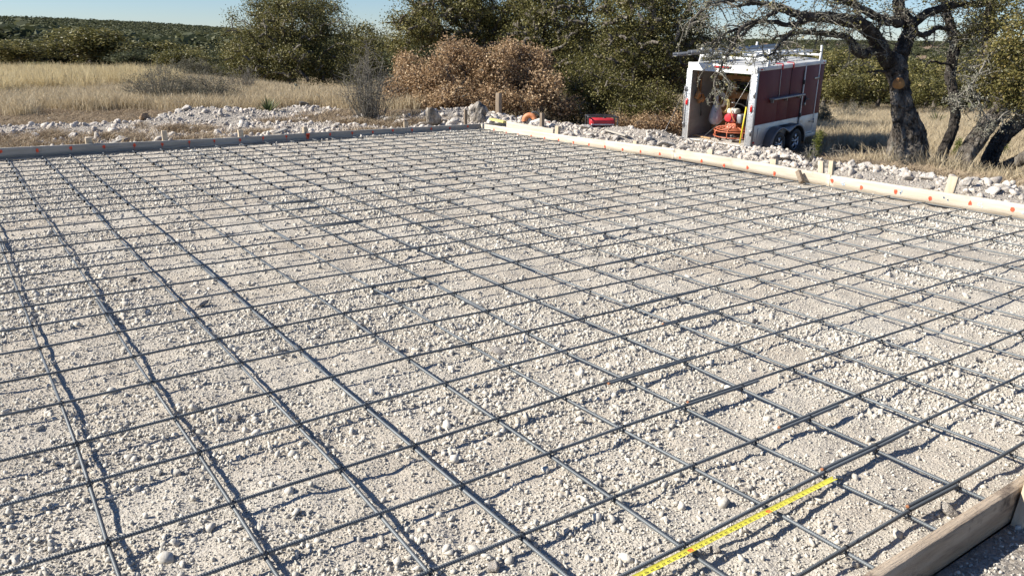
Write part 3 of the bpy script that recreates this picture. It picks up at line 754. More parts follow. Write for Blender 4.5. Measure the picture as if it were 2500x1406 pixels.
# ------------------------------------------------------------ steel tape
def tape():
    A = onz(2038, 1169, .012); B = onz(1578, 1399, .012)
    d = (B - A); d[2] = 0; L0 = np.linalg.norm(d); d /= L0; nrm = np.array([d[1], -d[0], 0.0])   # nrm towards the far side?
    if nrm[1] < 0: nrm = -nrm
    root = empty('tape_measure', tuple(A), label='yellow steel tape measure blade laid along the bar at the near right', category='tape measure')
    inch = L0 / 40.0
    Lt = L0 + .55
    w = .0255
    def P(s, c, up=0.0):     # s along, c across (-1..1), concave blade
        s = np.asarray(s, float); c = np.asarray(c, float)
        z = .006 + .0035 * c ** 2 + up + .008 * np.sin(s * 3.3 + .4) * 0
        return d[None] * s[..., None] + nrm[None] * (c * w / 2)[..., None] + np.array([0, 0, 1.0])[None] * z[..., None]
    ss = np.linspace(0, Lt, 60); cc = np.linspace(-1, 1, 9)
    V = []
    for c in cc:
        e = 0.0 if abs(c) > .55 else .016 * (1 - abs(c) / .55)    # torn notch at the tip
        s_ = ss.copy(); s_[0] = e; V.append(P(s_, np.full(60, c)))
    V = np.stack(V, 1); n = 9; k = 60
    i, j = np.meshgrid(np.arange(k - 1), np.arange(n - 1), indexing='ij')
    q = np.stack([i * n + j, i * n + j + 1, (i + 1) * n + j + 1, (i + 1) * n + j], -1).reshape(-1, 4)
    V = V.reshape(-1, 3)
    g = Geo().add(V, q).add(V - [0, 0, .0003], q[:, ::-1])
    g.obj('blade', M['tape'], root, smooth=True)
    tk = Geo(); rb = Geo()
    def quad(gg, s0, s1, c0, c1, up=.0003):
        cs = np.linspace(c0, c1, 3)
        for a in range(2):
            v = np.concatenate([P(np.array([s0, s1]), np.array([cs[a]] * 2), up), P(np.array([s1, s0]), np.array([cs[a + 1]] * 2), up)])
            gg.add(v, q=[[0, 1, 2, 3]])
    k = 3 * 8
    while k * inch / 8 < Lt - .01:
        s = k * inch / 8; h = .75 if k % 8 == 0 else .42 if k % 4 == 0 else .3 if k % 2 == 0 else .2
        quad(tk, s - .0003, s + .0003, 1 - h, .97); 
        if k % 2 == 0: quad(tk, s - .0003, s + .0003, -.97, -1 + h * .6)
        k += 1
    # numbers, read from the far side
    for num in range(3, int(Lt / inch)):
        cu = bpy.data.curves.new('n', 'FONT'); cu.body = str(num); cu.size = .0165; cu.align_x = 'CENTER'; cu.align_y = 'CENTER'; cu.resolution_u = 2; cu.offset = .0003
        to = bpy.data.objects.new('n', cu); COL.objects.link(to); bpy.context.view_layer.update()
        me = to.to_mesh(); v = np.array([x.co[:] for x in me.vertices]); ps = [list(p.vertices) for p in me.polygons]
        to.to_mesh_clear(); bpy.data.objects.remove(to); bpy.data.curves.remove(cu)
        if not len(v): continue
        red = num in (16, 32, 48)
        sx = v[:, 0]; sy = v[:, 1]
        s = num * inch + .0 + sx - 0.0; c = -sy / (w / 2) * .9 - .12
        c = np.clip(c, -1, 1)
        vv = P(s, c, .0006 if red else .0004)
        t = []
        for p_ in ps:
            for a in range(1, len(p_) - 1): t.append([p_[0], p_[a], p_[a + 1]])
        if red:
            quad(rb, num * inch - .0105, num * inch + .0105, -.72, .5, .0003)
            quad(rb, num * inch - .0105, num * inch + .0105, -.72, .5, .0003) if False else None
        (tk).add(vv, t=t, m=1 if red else 0)
    tk.obj('printed_scale', [M['ink'], M['tape']], root)
    rb.obj('red_foot_box', M['redink'], root)
    # broken rivet hole at the tip
    g = Geo(); th = np.linspace(0, 2 * math.pi, 9)[:-1]
    c0 = P(np.array([.026]), np.array([0.0]), .0008)[0]
    g.add(np.concatenate([[c0], [c0 + d * .002 * math.cos(t) + nrm * .002 * math.sin(t) for t in th]]), t=[[0, 1 + a, 1 + (a + 1) % 8] for a in range(8)])
    g.obj('rivet_hole', M['ink'], root)
    root.location.z = .010
M['tape'] = mk('tape_yellow', [(.3, (.62, .55, .06)), (.7, (.74, .66, .08))], 30, 4, rough=.42, spec=.5)
M['ink'] = mk('black_ink', [(.02, .02, .02)], rough=.6)
M['redink'] = mk('red_ink', [(.62, .06, .03)], rough=.5)
tape()

# ------------------------------------------------------------ named rocks
def th(x, y): return float(terrain(x, y))
def rock(u, v, wpx, hpx, label, group='limestone rocks round the pad', mesh=None, mat=None, z=None, dep_z=-.1, name='limestone_rock', sink=.18, rz=None, tall=None):
    """a rock whose foot shows at (u, v), wpx by hpx photo pixels big"""
    p = onz(u, v, dep_z)
    for _ in range(6): p = onz(u, v, th(p[0], p[1]) if z is None else z)
    zz = th(p[0], p[1]) if z is None else z
    dep = -((p - CAM) @ RM)[2]
    k = (u * 13 + v * 7) % 12 if mesh is None else mesh
    me = rock_meshes[k] if mat is None else rock_meshes[k].copy()
    if mat is not None: me.materials.clear(); me.materials.append(M[mat])
    o = bpy.data.objects.new(name, me); COL.objects.link(o)
    w = wpx / FPX * dep / 2 * 1.1; h = hpx / FPX * dep / 2 * 1.3
    o.scale = (w, w * .85, h)
    o.location = (p[0] + .45 * w * .8, p[1] + .45 * w * .6, zz + h * (.60 - sink))
    o.rotation_euler = (rng.uniform(-.3, .3), rng.uniform(-.3, .3), rng.uniform(0, 6.28) if rz is None else rz)
    return tag(o, label, 'rock', group)
NR = [
 (1052, 304, 66, 70, 'brown pitted boulder with dark hollows behind the far form', 'rock_dark'),
 (1160, 302, 62, 72, 'grey pointed split boulder beside the tall thin stake', 'rock_dark'),
 (1103, 290, 34, 26, 'pale blocky stone wedged between the two boulders', None),
 (1185, 300, 34, 24, 'rounded pale stone at the foot of the pointed boulder', None),
 (1215, 303, 26, 14, 'low flat stone left of the tall square post', None),
 (975, 305, 44, 18, 'flat grey stone left of the short pale stake', None),
 (1030, 308, 36, 14, 'low white stone in front of the brown boulder', None),
 (1075, 303, 40, 16, 'wide pale stone below the wedged blocky one', None),
 (885, 312, 34, 12, 'small white stone at the foot of the bare bush', None),
 (348, 308, 32, 26, 'tan lumpy rock alone on the brown soil', 'rock_tan'),
 (120, 300, 26, 16, 'grey stone left of the tan rock on dry litter', None),
 (528, 336, 40, 24, 'whitish boulder with a red-brown face behind the far form', None),
 (465, 322, 28, 16, 'white block left of the whitish boulder', None),
 (555, 302, 22, 14, 'white angular stone low on the rubble mound', None),
 (585, 312, 50, 28, 'large bright white rock on the front of the rubble mound', None),
 (545, 277, 30, 9, 'long white slab on the crest of the rubble mound', None),
 (455, 340, 44, 18, 'speckled pinkish rock right of the second stake', None),
 (495, 338, 30, 12, 'low brownish rock beside the whitish boulder', None),
 (610, 330, 24, 16, 'stone just right of the stake below the mound', None),
 (175, 343, 34, 26, 'rounded white rock left of the lowest stake', None),
 (200, 349, 22, 16, 'small stone touching the low square-cut stake', None),
 (290, 347, 36, 20, 'grey rock right of the low square-cut stake', None),
 (80, 340, 40, 18, 'broad white rock in the leftmost rubble', None),
 (30, 345, 26, 14, 'white stone at the left end of the far form', None),
 (235, 268, 26, 16, 'grey boulder under the yucca at the field edge', None),
 (740, 273, 26, 16, 'grey stone on the low ridge before the bare bush', 'rock_dark'),
 (775, 283, 22, 14, 'broken stone on the ridge right of the agave', None),
 (665, 327, 30, 12, 'pale stone behind the smeared orange joint, to the left', None),
 (1625, 362, 52, 22, 'big rounded white boulder just left of the trailer ramp', None),
 (1905, 392, 60, 30, 'big bright white boulder below the trailer wheels', None),
 (1840, 384, 40, 20, 'greyish boulder below the trailer corner post', None),
 (1580, 347, 30, 20, 'white stone on top of the gravel heap', None),
 (1500, 342, 30, 18, 'stone at the right foot of the generator', None),
 (1385, 335, 30, 20, 'grey boulder in front of the cut-off saw', None),
 (1415, 340, 26, 14, 'flat boulder between the saw and the generator', None),
 (1440, 335, 26, 16, 'light stone at the left foot of the generator', None),
 (2015, 420, 48, 42, 'dark shaded boulder leaning behind the split stake', 'rock_dark'),
 (2270, 443, 44, 30, 'pointed white rock between the big oak and the leaning stake', None),
 (2230, 420, 44, 10, 'flat white slab at the foot of the big oak', None),
 (2130, 442, 30, 20, 'grey-white rock halfway along the right rubble', None),
 (2110, 425, 36, 18, 'pinkish rock in the right rubble behind a grey-white one', None),
 (2205, 452, 38, 18, 'low pale rock below the flat white slab', None),
 (2250, 462, 26, 14, 'small white rock left of the leaning cleft stake', None),
 (2190, 405, 20, 14, 'small white rock touching the big oak root', None),
 (2360, 455, 30, 26, 'reddish upright rock right of the leaning cleft stake', None),
 (2450, 490, 80, 28, 'long low mottled rock at the right edge behind the form', None),
 (2405, 474, 30, 16, 'round stone between the reddish rock and the long one', None),
 (2150, 410, 40, 16, 'pale rock under the grass tuft left of the big oak', None),
 (1960, 408, 26, 14, 'small pale rock right of the bright white boulder', None),
 (1760, 378, 30, 14, 'stone behind the stake below the ramp', None)]
for u, v, w_, h_, lb, mt in NR: rock(u, v, w_, h_, lb, mat=mt)
# loose rocks lying on the gravel inside the forms
for u, v, w_, h_, lb in ((1203, 1398, 50, 40, 'fist-sized pale rock with a long shadow at the bottom edge'), (870, 806, 40, 26, 'broken white lump touching a bar left of centre'),
                         (1210, 868, 46, 16, 'flat pale stone tucked beside a bar in the middle'), (490, 748, 30, 18, 'white stone at a crossing on the left'),
                         (372, 404, 22, 14, 'white stone near the far form on the left'), (2315, 1262, 46, 34, 'half-shaded brownish rock beside the near board'),
                         (1820, 1203, 24, 18, 'small upright stone above the tape tip'), (575, 1030, 34, 22, 'lone white rock in a sandy cell at lower left'),
                         (1840, 792, 30, 22, 'stone beside a bar right of centre'), (2390, 886, 26, 16, 'brown-sided stone under a bar at the right'),
                         (1085, 640, 30, 16, 'flat tan stone in the middle distance'), (1105, 424, 20, 12, 'bright white stone far out on the gravel'),
                         (318, 688, 22, 16, 'white stone lying across the end of a bar at left'), (1685, 1350, 26, 20, 'left of three stones under the tape'),
                         (1745, 1352, 26, 24, 'right of three stones under the tape'), (1485, 630, 20, 14, 'small white stone on a bar in the centre'), (1480, 405, 18, 10, 'pale stone near the right form joint'),
                         (1305, 425, 18, 12, 'white lump in the far gravel below the saw')):
    p = onz(u, v, -.045); rock(u, v, w_, h_, lb, group='loose rocks on the gravel inside the forms', z=float(bed_h(p[0], p[1])), sink=.12, name='loose_rock')
# middling rocks that nothing tells apart
def rock_field(n, xr, yr, ok, smin, smax, label, group):
    c = 0
    while c < n:
        x = rng.uniform(*xr); y = rng.uniform(*yr)
        if not ok(x, y): continue
        s = smin * (smax / smin) ** (rng.random() ** 2.2)
        o = bpy.data.objects.new('limestone_rock', rock_meshes[int(rng.integers(12))]); COL.objects.link(o)
        o.scale = (s, s * rng.uniform(.7, 1), s * rng.uniform(.5, .8)); o.rotation_euler = (rng.uniform(-.4, .4), rng.uniform(-.4, .4), rng.uniform(0, 6.28))
        o.location = (x, y, th(x, y) + s * .22); tag(o, label, 'rock', group); c += 1
rock_field(85, (6.4, 9.0), (1.2, 13), lambda x, y: x > XR(y) + .2 and x < XR(y) + 2.1 and float(rubble_w(x, y)) > .5, .05, .15, 'white rock in the rubble ridge along the right form', 'rocks of the right rubble ridge')
rock_field(95, (-3.2, 8.2), (12.5, 19), lambda x, y: y > YF(x) + .3 and float(rubble_w(x, y)) > .45, .05, .16, 'white rock in the rubble behind the far form', 'rocks of the far rubble ridge')

# ------------------------------------------------------------ trailer
TM = Matrix.Rotation(.1666, 4, 'Z') @ Matrix.Rotation(-.0407, 4, 'Y') @ Matrix.Rotation(.0333, 4, 'X')
TO = np.array([12.5489, 11.8699, -.7189])
TR3 = np.array(TM.to_3x3())
def tl(x, y, z): return TO + TR3 @ np.array([x, y, z])
M['white_metal'] = mk('white_painted_metal', [(.3, (.60, .60, .58)), (.7, (.76, .76, .74))], 3, 5, rough=.45, bumps=[('noise', 14, .002, O3)], dirt=((.45, .41, .36), 3.5, .62))
M['diamond'] = mk('diamond_plate', [(.3, (.55, .56, .57)), (.7, (.72, .73, .73))], 6, 4, rough=.35, metal=.6, bumps=[('cell', 28, .012, (1, 1, .6))])
M['maroon'] = mk('maroon_panel', [(.25, (.085, .014, .018)), (.5, (.12, .022, .027)), (.75, (.16, .038, .042))], 2.2, 7, rough=.6, stretch=(1, 1, .35), spec=.3, bumps=[('noise', 4, .004, O3)], dirt=((.17, .06, .06), 3.2, .66))
M['silver'] = mk('aluminium_skin', [(.3, (.42, .42, .41)), (.7, (.56, .56, .55))], 3, 6, rough=.4, metal=.35, bumps=[('noise', 6, .004, O3)], dirt=((.33, .28, .23), 4, .6))
M['roof'] = mk('dusty_roof', [(.3, (.36, .36, .35)), (.7, (.55, .55, .53))], 2, 6, rough=.6)
M['ply'] = mk('grey_ply_lining', [(.3, (.20, .195, .185)), (.7, (.33, .32, .30))], 1.5, 5, stretch=(1, 1, 3), rough=.75)
M['plyfloor'] = mk('dusty_ply_floor', [(.3, (.36, .33, .28)), (.7, (.52, .48, .42))], 3, 6, rough=.85)
M['osb'] = mk('orange_ply', [(.3, (.33, .16, .055)), (.7, (.48, .26, .10))], 3, 5, stretch=(1, 8, 1), rough=.7)
M['stud'] = mk('pine_stud', [(.3, (.40, .24, .11)), (.7, (.55, .36, .18))], 3, 5, stretch=(8, 8, 1), rough=.75)
M['red_lens'] = mk('red_lens', [(.55, .02, .02)], rough=.2, spec=.6)
M['black'] = mk('black_rubber', [(.3, (.018, .018, .019)), (.7, (.035, .035, .036))], 8, 4, rough=.7)
M['gunmetal'] = mk('dark_fender', [(.3, (.13, .13, .135)), (.7, (.22, .22, .225))], 3, 5, rough=.45, metal=.3)
M['alloy'] = mk('alloy_rim', [(.3, (.50, .50, .51)), (.7, (.68, .68, .68))], 6, 3, rough=.3, metal=.8)
M['galv'] = mk('galvanised_channel', [(.3, (.20, .21, .22)), (.7, (.36, .37, .38))], 3, 5, rough=.5, metal=.5)
M['redplastic'] = mk('red_plastic', [(.3, (.42, .025, .035)), (.7, (.58, .04, .05))], 4, 3, rough=.35)
M['orange_metal'] = mk('orange_painted_metal', [(.3, (.40, .10, .045)), (.7, (.55, .17, .085))], 6, 4, rough=.5, dirt=((.5, .42, .35), 6, .6))
M['orange_plastic'] = mk('orange_plastic', [(.3, (.48, .15, .05)), (.7, (.62, .26, .12))], 8, 4, rough=.6)
M['cream'] = mk('cream_plastic', [(.70, .66, .56)], rough=.45, bumps=[('noise', 12, .004, O3)], dirt=((.5, .42, .32), 8, .6))
M['bag'] = mk('thin_plastic_bag', [(.3, (.55, .56, .60)), (.7, (.75, .76, .78))], 5, 4, rough=.3, trans=.45, bumps=[('noise', 9, .05, (1, 1, .3))])
M['rope'] = mk('yellow_rope', [(.62, .50, .20)], rough=.8)
M['ropew'] = mk('white_rope', [(.66, .63, .55)], rough=.8)
M['tan_leather'] = mk('tan_leather', [(.3, (.32, .15, .05)), (.7, (.48, .25, .10))], 6, 4, rough=.65)
M['yellow'] = mk('yellow_handle', [(.75, .58, .03)], rough=.4)
M['hiviz'] = mk('hiviz_cloth', [(.28, .40, .05)], rough=.8)
M['steel'] = mk('plain_steel', [(.3, (.22, .22, .22)), (.7, (.38, .38, .38))], 6, 4, rough=.4, metal=.7)
M['darkstuff'] = mk('dark_tool_plastic', [(.3, (.02, .02, .022)), (.7, (.07, .07, .075))], 6, 4, rough=.5)
def place(o):
    o.matrix_world = Matrix.Translation(TO) @ TM
    return o
tr = empty('cargo_trailer', label='maroon and silver enclosed cargo trailer with its rear ramp down under the oaks', category='trailer'); place(tr)
L_, Wt, H = 3.364, 1.8545, 1.875; hw = Wt / 2; f0 = .09
def tb(name, c, d, m, R=None, bevel=.004, par=None, **kw):
    return Geo().box(c, d, R).obj(name, M[m] if isinstance(m, str) else m, par or tr, bevel=bevel, **kw)
tb('floor', (L_ / 2, 0, f0 - .02), (L_, Wt - .06, .04), 'plyfloor')
sw = tb('side_wall', (L_ / 2, -hw + .02, (H + f0) / 2), (L_ - .01, .030, H - f0 - .02), 'ply', label='right side wall lining')
for n_, (a, b, z0, z1, m_) in enumerate(((.075, 1.06, .58, H - .07, 'maroon'), (1.06, 1.59, .58, H - .07, 'maroon'), (1.59, 2.29, .58, H - .07, 'maroon'), (3.06, L_ - .03, .58, H - .07, 'maroon'), (.075, 2.29, .10, .575, 'silver'), (3.06, L_ - .03, -.0, .575, 'silver'))):
    tb('side_panel', ((a + b) / 2, -hw + .000, (z0 + z1) / 2), (b - a - .007, .012, z1 - z0), m_, bevel=.003, par=sw)
# far wall, front, nose
tb('far_wall', (L_ / 2, hw - .02, (H + f0) / 2), (L_ - .01, .030, H - f0 - .02), 'ply')
tb('far_wall_skin', (L_ / 2, hw, (H + f0) / 2), (L_ - .05, .008, H - f0 - .02), 'maroon')
nose = Geo()
for z0, z1 in ((-.02, H - .01),):
    v = [[L_ - .01, -hw, z0], [L_ + .45, -.25, z0], [L_ + .45, .25, z0], [L_ - .01, hw, z0]]
    v = v + [[a, b, z1] for a, b, _ in v]
    nose.add(v, q=[[0, 1, 5, 4], [1, 2, 6, 5], [2, 3, 7, 6], [3, 0, 4, 7], [0, 3, 2, 1], [4, 5, 6, 7]])
nose.obj('nose_wall', M['maroon'], tr)
# roof: gently bowed skin
g = Geo(); nx, ny = 14, 9
xs = np.linspace(-.01, L_, nx); ys = np.linspace(-hw + .02, hw - .02, ny)
X, Y = np.meshgrid(xs, ys, indexing='ij'); Z = H + .012 + .03 * (1 - (Y / hw) ** 2) + .003 * np.sin(X * 12)
V = np.stack([X, Y, Z], -1).reshape(-1, 3); i, j = np.meshgrid(np.arange(nx - 1), np.arange(ny - 1), indexing='ij')
q = np.stack([i * ny + j, (i + 1) * ny + j, (i + 1) * ny + j + 1, i * ny + j + 1], -1).reshape(-1, 4)
g.add(V, q).add(V - [0, 0, .02], q[:, ::-1]).add([[L_, -hw, H + .012], [L_ + .45, -.25, H + .02], [L_ + .45, .25, H + .02], [L_, hw, H + .012]], q=[[0, 1, 2, 3]])
g.obj('roof', M['roof'], tr, smooth=False)
vent_o = Geo().box((2.2, .1, H + .07), (.36, .36, .05)).obj('roof_vent', M['white_metal'], tr, bevel=.012)
for s in (-1, 1): tb('roof_trim', (L_ / 2, s * (hw + .004), H - .028), (L_ + .02, .022, .085), 'white_metal')
for k in range(7): tb('rivet', (.3 + k * .47, -hw - .008, H - .045), (.012, .006, .012), 'steel', bevel=0)
tb('side_sill', (L_ / 2 - .05, -hw - .002, .05), (L_ - .05, .02, .085), 'silver')
# rear frame
for s in (-1, 1):
    post = tb('corner_post', (-.02, s * (hw - .06), (H - .12 + 0) / 2 - .03), (.05, .15, H - .06), 'diamond')
    tb('post_edge', (-.048, s * (hw - .135), (H - .12) / 2), (.012, .014, H - .12), 'white_metal', par=post)
    lo = Geo(); th_ = np.linspace(0, 2 * math.pi, 20, endpoint=False)
    v = np.array([[0, .032 * math.cos(t), .085 * np.sign(math.sin(t)) * abs(math.sin(t)) ** .55] for t in th_])
    lo.add(np.concatenate([v + [-.052, s * (hw - .055), .97], v * [1, .85, .9] + [-.068, s * (hw - .055), .97], [[-.07, s * (hw - .055), .97]]]),
           q=[[a, a + 20, (a + 1) % 20 + 20, (a + 1) % 20] for a in range(20)], t=[[40, 20 + (a + 1) % 20, 20 + a] for a in range(20)])
    tlo = lo.obj('tail_light', M['red_lens'], tr, smooth=False)
    ring = Geo(); tube(ring, [[-.05, s * (hw - .055) + .036 * math.cos(t), .97 + .09 * np.sign(math.sin(t)) * abs(math.sin(t)) ** .55] for t in list(th_) + [0]], .006, 5, cap=False)
    ring.obj('light_bezel', M['white_metal'], tlo)
    for z in (1.28, .42, .05):
        h_ = tb('hinge', (-.055, s * (hw - .012), z), (.03, .05, .11), 'steel', bevel=.006)
        g = Geo(); tube(g, [[-.075, s * (hw - .0), z - .07], [-.075, s * (hw - .0), z + .07]], .012, 8); g.obj('hinge_pin', M['steel'], h_)
    if s > 0:
        g = Geo(); tube(g, [[-.085, hw + .01, .48], [-.09, hw + .014, .9], [-.085, hw + .012, 1.34]], .011, 7); g.obj('lock_bar', M['steel'], tr, smooth=True)
tb('header', (-.02, 0, H - .055), (.055, Wt - .02, .17), 'white_metal')
tb('header_lip', (-.05, 0, H - .135), (.02, Wt - .25, .02), 'white_metal')
mk_l = tb('marker_light', (-.055, -.02, H - .03), (.02, .44, .05), 'black', bevel=.006)
for k in (-1, 0, 1): tb('marker_lens', (-.068, -.02 + k * .14, H - .03), (.012, .11, .036), 'red_lens', par=mk_l)
tb('side_marker', (.12, -hw - .018, H - .035), (.09, .012, .03), 'red_lens')
tb('side_marker', (L_ - .1, -hw - .018, H - .035), (.07, .012, .03), 'red_lens')
tb('side_marker', (.10, -hw - .012, .18), (.07, .012, .05), 'red_lens')
tb('side_vent', (.30, -hw - .012, .36), (.13, .02, .26), 'silver', bevel=.02)
# side door
dr_ = tb('side_door', (2.675, -hw - .004, .98), (.71, .022, 1.66), 'maroon')
tb('door_lower_panel', (2.675, -hw - .0165, .36), (.70, .004, .44), 'silver', par=dr_)
for c, d in (((2.30, -hw - .012, .98), (.035, .022, 1.74)), ((3.05, -hw - .012, .98), (.035, .022, 1.74)), ((2.675, -hw - .012, 1.835), (.78, .022, .04)), ((2.675, -hw - .012, .13), (.78, .022, .03))):
    tb('door_frame', c, d, 'white_metal')
tb('door_shadow_strip', (2.24, -hw - .012, .98), (.03, .016, 1.45), 'black')  # solid black strip put in as the shade beside the door frame
for z in (1.48, .41):
    hh = tb('strap_hinge', (2.94, -hw - .026, z), (.24, .012, .045), 'steel')
    g = Geo(); tube(g, [[3.06, -hw - .03, z - .06], [3.06, -hw - .03, z + .06]], .013, 8); g.obj('hinge_pin', M['steel'], hh)
lt = tb('latch', (2.45, -hw - .03, 1.0), (.05, .04, .14), 'black')
g = Geo(); tube(g, [[2.36, -hw - .06, .92], [2.40, -hw - .07, 1.0], [2.50, -hw - .07, 1.01], [2.58, -hw - .06, .98]], .013, 6); g.obj('latch_handle', M['darkstuff'], lt)
g = Geo(); tube(g, [[2.385, -hw - .05, .93 + .02 * math.cos(t)] for t in (0, 3)] , .02, 6); g.box((2.38, -hw - .055, .88), (.05, .03, .07)); g.obj('padlock', M['steel'], lt)
for z in (1.42, .62): tb('door_hook', (2.27, -hw - .03, z), (.04, .04, .10), 'darkstuff')
# folding shelf, straps
sh = tb('side_shelf', (1.38, -hw - .085, 1.145), (1.52, .16, .035), 'galv')
for x in (.70, 1.38, 2.05): tb('shelf_bracket', (x, -hw - .05, 1.09), (.03, .08, .08), 'galv', par=sh)
g = Geo(); tube(g, [[1.06, -hw - .012, 1.80], [1.06, -hw - .013, 1.5], [1.05, -hw - .03, 1.17]], .008, 5); g.obj('hanging_cord', M['ropew'], tr)
g = Geo(); tube(g, [[1.60, -hw - .012, 1.80], [1.60, -hw - .013, 1.17]], .005, 5); g.obj('hanging_cord', M['darkstuff'], tr)
for x in (1.08, 1.62):
    c_ = tb('ratchet_strap', (x, -hw - .025, H - .03), (.055, .03, .12), 'redplastic', bevel=.01, label='faded red strap clipped on the roof edge')
    tb('strap_end', (x - .02, -hw + .06, H + .045), (.03, .17, .018), 'redplastic', R=np.array(Matrix.Rotation(.4, 3, 'Z')), par=c_)
# fenders and wheels
g = Geo(); R_ = .43
prof = []
for t in np.linspace(math.pi * 1.04, math.pi * .40, 12): prof.append((1.00 + R_ * math.cos(t) * 1.05, .04 + R_ * math.sin(t)))
prof.append((1.41, .335))
for t in np.linspace(math.pi * .60, -math.pi * .04, 12): prof.append((1.83 + R_ * math.cos(t) * 1.05, .04 + R_ * math.sin(t)))
prof = [(x, z) for x, z in prof]
pf = np.array(prof); n = len(pf)
top = []
for k in range(n):
    x, z = pf[k]; top.append((x, max(z, .44) if .98 < x < 1.85 else z))
tp = np.array(top)
V = []
for y, zz in ((-hw - .005, tp), (-hw - .20, tp), (-hw - .235, pf), (-hw - .235, pf * [1, 1] - [0, .0])):
    V.append(np.stack([zz[:, 0], np.full(n, y), zz[:, 1]], 1))
inner = np.stack([1.41 + (pf[:, 0] - 1.41) * .93, np.full(n, -hw - .237), .04 + (pf[:, 1] - .04) * .90 - .005], 1)
V[3] = inner
V = np.stack(V, 0); q = [[a * n + b, (a + 1) * n + b, (a + 1) * n + b + 1, a * n + b + 1] for a in range(3) for b in range(n - 1)]
g.add(V.reshape(-1, 3), q); fd = g.obj('fender', M['gunmetal'], tr, smooth=False)
md = fd.modifiers.new('thick', 'SOLIDIFY'); md.thickness = .006
tb('fender_step', (1.41, -hw - .10, .462), (.36, .13, .014), 'black', par=fd)
tb('wheel_well', (1.41, -hw + .03, .20), (1.35, .05, .44), 'black')
def wheel(cx, side):
    y = side * (hw + .115)
    w = Geo(); nn_ = 28
    pr = [(.19, -.085), (.24, -.10), (.285, -.095), (.302, -.075), (.305, 0), (.302, .075), (.285, .095), (.24, .10), (.19, .085)]
    V = np.array([[[cx + r * math.cos(t), y + yy, .045 + r * math.sin(t)] for (r, yy) in pr] for t in np.linspace(0, 2 * math.pi, nn_, endpoint=False)])
    m_ = len(pr); q = [[a * m_ + b, a * m_ + b + 1, ((a + 1) % nn_) * m_ + b + 1, ((a + 1) % nn_) * m_ + b] for a in range(nn_) for b in range(m_ - 1)]
    w.add(V.reshape(-1, 3), q); wo = w.obj('wheel', M['black'], tr, smooth=True)
    rm_ = Geo(); o_ = side
    for r0, r1, y0, y1 in ((.19, .205, .07, .085), (.205, .19, .085, .05)):
        V = np.array([[[cx + r * math.cos(t), y + o_ * yy, .045 + r * math.sin(t)] for (r, yy) in ((r0, y0), (r1, y1))] for t in np.linspace(0, 2 * math.pi, nn_, endpoint=False)])
        rm_.add(V.reshape(-1, 3), [[a * 2, a * 2 + 1, ((a + 1) % nn_) * 2 + 1, ((a + 1) % nn_) * 2] for a in range(nn_)])
    for s in range(5):
        for e in (-.10, .10):
            t = s * 2 * math.pi / 5 + .3
            a = np.array([math.cos(t + e), 0, math.sin(t + e)]); b = np.array([math.cos(t + e * 1.7), 0, math.sin(t + e * 1.7)])
            tube(rm_, [np.array([cx, y + o_ * .075, .045]) + a * .04, np.array([cx, y + o_ * .07, .045]) + b * .195], [.016, .013], 6)
    tube(rm_, [[cx, y + o_ * .02, .045], [cx, y + o_ * .09, .045]], [.05, .042], 12)
    rm_.obj('rim', M['alloy'], wo)
    dk = Geo(); tube(dk, [[cx, y + o_ * .03, .045], [cx, y + o_ * .035, .045]], [.19, .19], 20); dk.obj('brake_drum', M['black'], wo)
for cx in (1.00, 1.83):
    for s in (-1, 1): wheel(cx, s)
for cx in (1.0, 1.83):
    g = Geo(); tube(g, [[cx, -hw, .045], [cx, hw, .045]], .03, 8); g.obj('axle', M['black'], tr)
tb('chassis_rail', (1.6, -.6, -.02), (3.4, .06, .12), 'black'); tb('chassis_rail', (1.6, .6, -.02), (3.4, .06, .12), 'black')
g = Geo(); tube(g, [[L_, .5, -.03], [L_ + 1.3, 0, -.03]], .04, 6); tube(g, [[L_, -.5, -.03], [L_ + 1.3, 0, -.03]], .04, 6); tube(g, [[L_ + 1.25, 0, -.5], [L_ + 1.25, 0, .25]], .03, 8); g.obj('tongue', M['black'], tr)
# ramp door down on the ground, with its cables
rp = Geo(); A_ = [(.0, -.80, .07), (.0, .80, .07), (-1.62, .80, -.22), (-1.62, -.80, -.22)]
rp.add(A_ + [(a, b, c - .05) for a, b, c in A_], q=[[0, 1, 2, 3], [7, 6, 5, 4], [0, 4, 5, 1], [1, 5, 6, 2], [2, 6, 7, 3], [3, 7, 4, 0]])
ro = rp.obj('ramp_door', M['plyfloor'], tr)
Geo().box((-.02, 0, .082), (.05, 1.56, .018)).obj('ramp_hinge', M['white_metal'], ro, bevel=.003)
tube_g = Geo(); tube(tube_g, [[-.02, -.80, 1.68], [-.03, -.45, 1.0], [-.05, -.1, .35]], .004, 5); tube_g = Geo()
for y0, pts in ((.85, [[-.04, .86, 1.5], [-.75, .83, .62], [-1.45, .79, -.16]]), (-.8, [[-.02, -.79, 1.66], [.25, -.2, .8], [-.3, .35, .05]])):
    g = Geo(); tube(g, pts, .0045, 5); g.obj('ramp_cable', M['steel'], tr)
